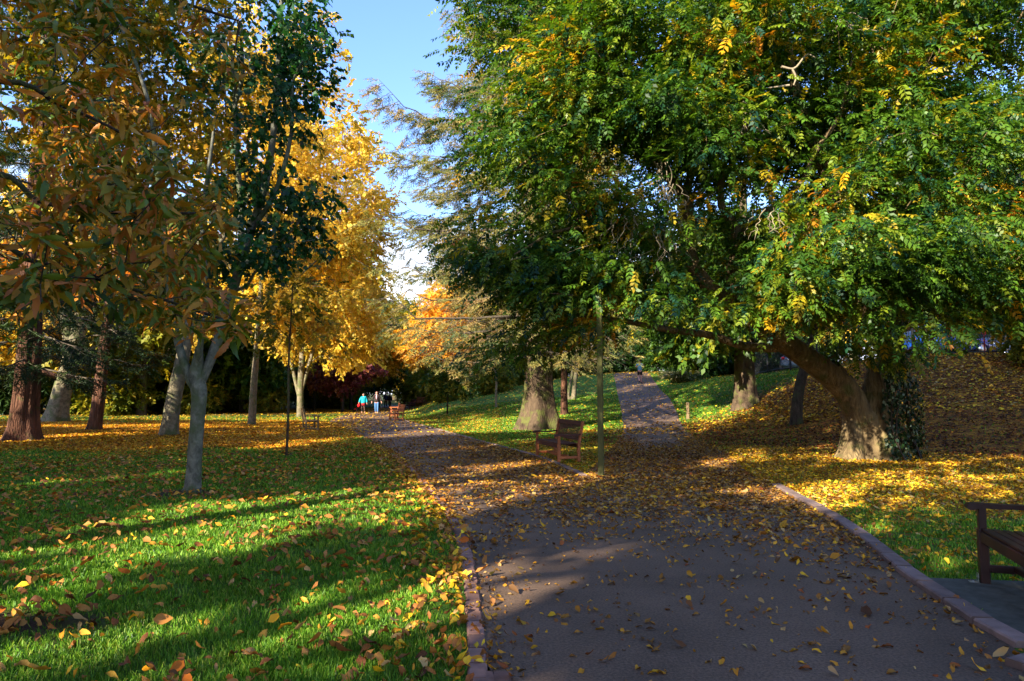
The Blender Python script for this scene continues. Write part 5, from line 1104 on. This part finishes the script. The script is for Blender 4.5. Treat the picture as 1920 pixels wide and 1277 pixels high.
def car(x, y, rz, mat, label):
    root = empty('parked_car', (x, y, H(x, y)), rz, label=label, cat='car', group=None)
    def loft(mb, secs):
        V = []; 
        for sx, hw, zb, zt, r in secs:
            th = np.linspace(0, 2 * math.pi, 20, endpoint=False); ct, st = np.cos(th), np.sin(th); e = .42
            V.append(np.stack([np.full(20, sx), hw * np.sign(ct) * np.abs(ct) ** e, (zb + zt) / 2 + (zt - zb) / 2 * np.sign(st) * np.abs(st) ** e], 1))
        V = np.array(V); n = len(secs); i, j = np.meshgrid(np.arange(n - 1), np.arange(20), indexing='ij'); k = (j + 1) % 20
        mb.add(V.reshape(-1, 3), np.stack([i * 20 + j, (i + 1) * 20 + j, (i + 1) * 20 + k, i * 20 + k], -1).reshape(-1, 4))
    mb = MB(); loft(mb, [(-2.1, .05, .5, .7, 0), (-2.08, .72, .3, .82, 0), (-1.9, .83, .24, .95, 0), (-1.2, .87, .2, .98, 0), (0, .88, .2, .96, 0), (.9, .87, .2, .92, 0), (1.6, .84, .22, .84, 0), (2.0, .76, .26, .7, 0), (2.1, .5, .32, .6, 0), (2.12, .03, .4, .5, 0)]); mb.build('body', mat, root)
    mb = MB(); loft(mb, [(-2.0, .66, .85, .93, 0), (-1.55, .68, .85, 1.36, 0), (-.9, .67, .85, 1.45, 0), (.0, .66, .85, 1.46, 0), (.35, .66, .85, 1.40, 0), (.75, .7, .84, 1.16, 0), (1.15, .72, .82, .93, 0)]); mb.build('window_glass', M['glass'], root)
    mb = MB(); loft(mb, [(-1.62, .55, 1.33, 1.37, 0), (-1.5, .62, 1.38, 1.42, 0), (-.9, .64, 1.42, 1.475, 0), (0, .63, 1.42, 1.48, 0), (.35, .6, 1.38, 1.42, 0), (.4, .5, 1.36, 1.39, 0)]); mb.build('roof', mat, root)
    for sx in (-1.3, 1.32):
        for sy in (-1, 1):
            mb = MB(); tube(mb, [(sx, sy * .68, .31), (sx, sy * .69, .31), (sx, sy * .88, .31), (sx, sy * .9, .31)], [.26, .31, .31, .27], 20); w = mb.build('wheel', M['rubber'], root)
            mb = MB(); tube(mb, [(sx, sy * .86, .31), (sx, sy * .905, .31), (sx, sy * .908, .31)], [.19, .19, .01], 16); r_ = mb.build('rim', M['steel'], w)
    for sy in (-1, 1):
        mb = MB(); mb.box((-2.02, sy * .68, .78), (.14, .2, .16), bev=.02); mb.build('tail_lamp', M['lamp_red'], root); mb = MB(); mb.box((2.0, sy * .62, .62), (.16, .26, .11), bev=.02); mb.build('headlight', M['steel'], root)
car(20.6, 32.6, .12, M['car_blue'], 'bright blue car parked behind the railings above the bank'); car(25.2, 34.0, .1, M['car_black'], 'dark blue car behind the railings, right of the bright blue car')
car(18.2, 44, 1.2, M['car_white'], 'pale silver car glimpsed beyond the ribbed trunk')
mb = MB(); p = P(1845, 618, 29.5); mb.box((p[0], p[1], p[2]), (.16, .03, .42), bev=.01); mb.box((p[0], p[1] + .02, (H(p[0], p[1]) + p[2]) / 2), (.04, .04, p[2] - H(p[0], p[1]) + .3)); tag(mb.build('red_panel', M['lamp_red'], smooth=False), 'narrow red panel behind the railings', 'sign')  # plain red panel on a stake, for an unidentified red shape

# ------------------------------------------------------------------ people and the dog
def cloth(name, c, rough=.8): return plain_mat(name, c, rough, .25, vary=.12, scale=14, bump=.2)
M['skin'] = plain_mat('skin', '#c08a70', .5, .4, vary=.05); M['skin_pink'] = plain_mat('ruddy_skin', '#cf8f78', .5, .4, vary=.05)
def skin_part(name, V, E, Rr, mat, parent, sub=2):
    me = bpy.data.meshes.new(name); me.from_pydata([tuple(map(float, v)) for v in V], E, []); o = bpy.data.objects.new(name, me); sc.collection.objects.link(o); o.parent = parent
    me.materials.append(mat); sk = o.modifiers.new('skin', 'SKIN'); sk.use_smooth_shade = True
    for i, r in enumerate(Rr): d = me.skin_vertices[0].data[i]; d.radius = r if isinstance(r, tuple) else (r, r); d.use_root = (i == 0)
    if sub: m_ = o.modifiers.new('sub', 'SUBSURF'); m_.levels = sub; m_.render_levels = sub
    return o
def chain(n0, n): return [(n0 + i, n0 + i + 1) for i in range(n - 1)]
def person(x, y, rz, hgt_, label, stride, arms, clothes, z=None, hair=None):
    """arms: for each side a list of shoulder, elbow, wrist; the figure faces -y; clothes: dict of materials"""
    root = empty('person', (x, y, H(x, y) if z is None else z), rz, label=label, cat='person'); s = hgt_ / 1.75; root.scale = (s, s, s)
    V = [(0, 0, .95), (0, 0, 1.08), (0, .01, 1.25), (0, .01, 1.40), (0, .01, 1.50), (0, -.01, 1.56), (0, -.02, 1.64), (0, -.01, 1.71)]; R1 = [(.15, .11), (.135, .10), (.155, .11), (.15, .10), .052, .062, .085, .062]; E = chain(0, 8)
    legs = []
    for sx, (k, a) in zip((-1, 1), stride):       # knee and ankle offsets along y
        b = len(V); pts = [(sx * .09, 0, .90), (sx * .10, k, .50 + abs(k) * .05), (sx * .10, a, .10 + max(0, a - .15) * .5), (sx * .11, a - .12, .03 + max(0, a - .15) * .35)]; V += pts; R1 += [.095, .062, .042, .036]; E += [(0, b)] + chain(b, 4); legs.append(pts)
    hands = []
    for sx, pts in zip((-1, 1), arms):
        b = len(V); V += [(sx * .17, .01, 1.41)] + [tuple(p) for p in pts]; R1 += [.055, .04, .027]; E += [(3, b)] + chain(b, 3); w = np.array(pts[1]); d = unit(w - np.array(pts[0])); palm = w + d * .07
        c = len(V); V.append(tuple(palm)); R1.append((.032, .018)); E.append((b + 2, c)); side = unit(np.cross(d, [0, 1, .1]))
        for f in range(4): e = len(V); o_ = palm + side * (f - 1.5) * .018 + d * (.075 - .008 * abs(f - 1.2)); V += [tuple(o_)]; R1 += [.008]; E += [(c, e)]
        e = len(V); V.append(tuple(w + d * .05 - side * .05)); R1.append(.009); E.append((b + 2, e)); hands.append(palm)
    skin_part('body', V, E, R1, clothes['skin'], root)
    mb = MB()                                      # face: nose, brow, ears
    for c, r in (((0, -.112, 1.635), (.013, .018, .022)), ((.088, 0, 1.64), (.012, .02, .03)), ((-.088, 0, 1.64), (.012, .02, .03)), ((0, -.09, 1.60), (.03, .012, .007)), ((.03, -.098, 1.66), (.012, .008, .007)), ((-.03, -.098, 1.66), (.012, .008, .007))):
        t = np.linspace(-1, 1, 6); tube(mb, np.c_[np.full(6, c[0]), np.full(6, c[1]), c[2] + t * r[2]], np.sqrt(np.clip(1 - t * t, .02, 1)) * r[0], 6)
    mb.build('face', clothes['skin'], root)
    if hair: mat, ln = hair; skin_part('hair', [(0, -.02, 1.735), (0, .05, 1.68), (0, .06, 1.66 - ln)], chain(0, 3), [(.10, .085), (.11, .08), (.09, .06)], mat, root)
    j = clothes['top']; nm = clothes.get('top_name', 'jacket'); w = clothes.get('bulk', 1.0); lo = clothes.get('hem', .88)
    V = [(0, 0, lo), (0, 0, 1.05), (0, .01, 1.25), (0, .01, 1.41), (0, .01, 1.475)]; Rj = [(.20 * w, .145 * w), (.185 * w, .135 * w), (.19 * w, .14 * w), (.175 * w, .12 * w), .075]; E = chain(0, 5)
    for sx, pts in zip((-1, 1), arms):
        b = len(V); el, wr = np.array(pts[0]), np.array(pts[1]); end = wr if clothes.get('sleeve', 1) == 1 else np.array((sx * .17, .01, 1.41)) * .3 + el * .7
        if clothes.get('sleeve', 1) == 1: V += [(sx * .175, .01, 1.415), tuple(el), tuple(end)]; Rj += [.08 * w, .062 * w, .05 * w]; E += [(3, b)] + chain(b, 3)
        else: V += [(sx * .175, .01, 1.415), tuple(end)]; Rj += [.072, .062]; E += [(3, b)] + chain(b, 2)
    skin_part(nm, V, E, Rj, j, root)
    if 'shirt' in clothes: skin_part('shirt', [(0, -.105, 1.47), (0, -.148, 1.3), (0, -.15, 1.12)], chain(0, 3), [(.045, .02), (.05, .02), (.03, .02)], clothes['shirt'], root, 1)
    if 'skirt' in clothes: skin_part('skirt', [(0, 0, .95), (0, 0, .80), (0, 0, .66)], chain(0, 3), [(.17, .13), (.18, .15), (.19, .16)], clothes['skirt'], root)
    for i, pts in enumerate(legs):
        short = clothes.get('shorts'); q = [np.array(p) for p in pts]
        end = q[0] * .25 + q[1] * .75 if short else q[2]
        P3 = [tuple(q[0] + (0, 0, .04)), tuple(q[0] * .45 + q[1] * .55), tuple(end)] if short else [tuple(q[0] + (0, 0, .04)), tuple(q[1]), tuple(q[2] + (0, 0, .02))]
        skin_part('trouser_leg', P3, chain(0, 3), [.112, .10, .098] if short else [.108, .082 * clothes.get('slim', 1), .062 * clothes.get('slim', 1)], clothes['legs'], root, 1)
        skin_part('shoe', [tuple(q[2] + (0, .03, -.04)), tuple(q[2] + (0, -.04, -.06)), tuple(q[2] + (0, -.16, -.07 if not short else -.07))], chain(0, 3), [(.045, .045), (.045, .035), (.04, .025)], clothes['shoes'], root, 1)
    if not clothes.get('shorts') and not 'skirt' in clothes: skin_part('trouser_seat', [(0, 0, 1.06), (0, 0, .84)], [(0, 1)], [(.175, .13), (.18, .13)], clothes['legs'], root, 1)
    return root, hands
walk = ((-.10, -.16), (.02, .22)); walk2 = ((.0, .20), (-.12, -.2))
g = G0(681, 775); w_, hw = person(g[0], g[1], .05, 1.62, 'woman in a teal padded coat and red skirt walking toward the viewer', ((-.05, -.08), (.02, .10)),
    [[(-.30, .0, 1.18), (-.36, -.08, .95)], [(.28, .02, 1.16), (.31, -.02, .92)]], dict(skin=M['skin'], top=cloth('teal_coat', '#0f98a8', .5), bulk=1.28, hem=.84, skirt=cloth('red_skirt', '#b0181c'), legs=cloth('black_leggings', '#15151a'), slim=.8, shoes=cloth('black_shoe', '#101012')), hair=(cloth('dark_hair', '#2a2226'), .08))
g = G0(706, 775.5); person(g[0], g[1], .02, 1.80, 'balding man in a dark open jacket, pink shirt and blue jeans walking toward the viewer', ((.04, .16), (-.10, -.14)),
    [[(-.30, .04, 1.18), (-.36, -.04, .93)], [(.30, .02, 1.18), (.37, -.06, .94)]], dict(skin=M['skin_pink'], top=cloth('dark_jacket', '#2a1f1e'), bulk=1.1, hem=.84, shirt=cloth('pink_shirt', '#c99aa4'), legs=cloth('blue_jeans', '#4a6f9c'), slim=1.05, shoes=cloth('tan_boot', '#a87448')))
p = P(1200, 719, 51.5); person(p[0], 51.5, math.pi, 1.78, 'jogger in a pale blue shirt and black shorts running up the hill path', ((.0, .05), (-.05, .34)),
    [[(-.27, .12, 1.20), (-.20, -.10, 1.12)], [(.30, .10, 1.22), (.22, -.14, 1.2)]], dict(skin=M['skin_pink'], top=cloth('pale_blue_shirt', '#6f9aa8'), top_name='shirt', sleeve=0, bulk=.98, hem=.92, legs=cloth('black_shorts', '#121216'), shorts=True, shoes=cloth('running_shoe', '#1d2228')), hair=(cloth('brown_hair', '#3a2a20'), .03))
far_c = dict(skin=M['skin'], top=cloth('black_coat', '#15161c'), bulk=1.15, legs=cloth('dark_trousers', '#1a1b22'), shoes=M['rubber'])
hang = [[(-.26, .02, 1.16), (-.28, -.03, .92)], [(.26, .02, 1.16), (.28, -.03, .92)]]
person(-16.9, 75, 0, 1.7, 'distant person in black standing behind the woman in teal', ((0, .08), (0, -.08)), hang, far_c, hair=(M['rubber'], .1))
person(-14.0, 76, .3, 1.65, 'distant person in navy walking right of the man in jeans', ((0, .12), (0, -.12)), hang, dict(far_c, top=cloth('navy_coat', '#222a44')), hair=(M['rubber'], .05))
person(-13.2, 74, -.3, 1.6, 'distant person in black at the right of the far walkers', ((0, .12), (0, -.1)), hang, far_c, hair=(M['rubber'], .05))
# red bag in the woman's hand
hp = Matrix.Rotation(.05, 3, 'Z') @ Vector(hw[0]) * (1.62 / 1.75) + w_.location; mb = MB(); t = np.linspace(-1, 1, 9); tube(mb, np.c_[np.full(9, hp[0]), np.full(9, hp[1]), hp[2] - .17 + t * .14], np.array([.05, .10, .12, .125, .125, .12, .10, .07, .02]), 10)
a = np.linspace(0, math.pi, 9); tube(mb, np.c_[hp[0] + .05 * np.cos(a), np.full(9, hp[1]), hp[2] - .06 + .075 * np.sin(a)], np.full(9, .009), 5); tag(mb.build('hand_bag', cloth('red_bag', '#c4161a')), "small red bag hanging from the hand of the woman in teal", 'bag')
# dog
g = G0(667, 773.5); dg = empty('dog', (g[0], g[1], 0), 1.1, label='small dark dog in a red coat trotting beside the woman in teal', cat='dog'); dm = cloth('dark_fur', '#2a1d18')
V = [(0, .20, .27), (0, .05, .26), (0, -.16, .27), (0, -.27, .36), (0, -.33, .42), (0, -.43, .40), (0, .30, .33), (0, .37, .42)]; E = chain(0, 6) + [(0, 6), (6, 7)]; R1 = [.075, .075, .095, .055, .062, .028, .02, .012]
for sx in (-.06, .06):
    b = len(V); V += [(sx, -.16, .2), (sx, -.17 + sx * .5, .10), (sx, -.18 + sx * .8, .02)]; R1 += [.035, .022, .02]; E += [(2, b)] + chain(b, 3)
    b = len(V); V += [(sx, .18, .2), (sx, .16, .13), (sx, .23 - sx * .6, .09), (sx, .20 - sx * .8, .02)]; R1 += [.045, .026, .018, .018]; E += [(0, b)] + chain(b, 4)
    b = len(V); V.append((sx * .8, -.31, .49)); R1.append(.014); E.append((4, b))
skin_part('body', V, E, R1, dm, dg); skin_part('dog_coat', [(0, .18, .28), (0, .03, .28), (0, -.15, .29)], chain(0, 3), [.088, .09, .108], cloth('red_dog_coat', '#c02818'), dg, 1)
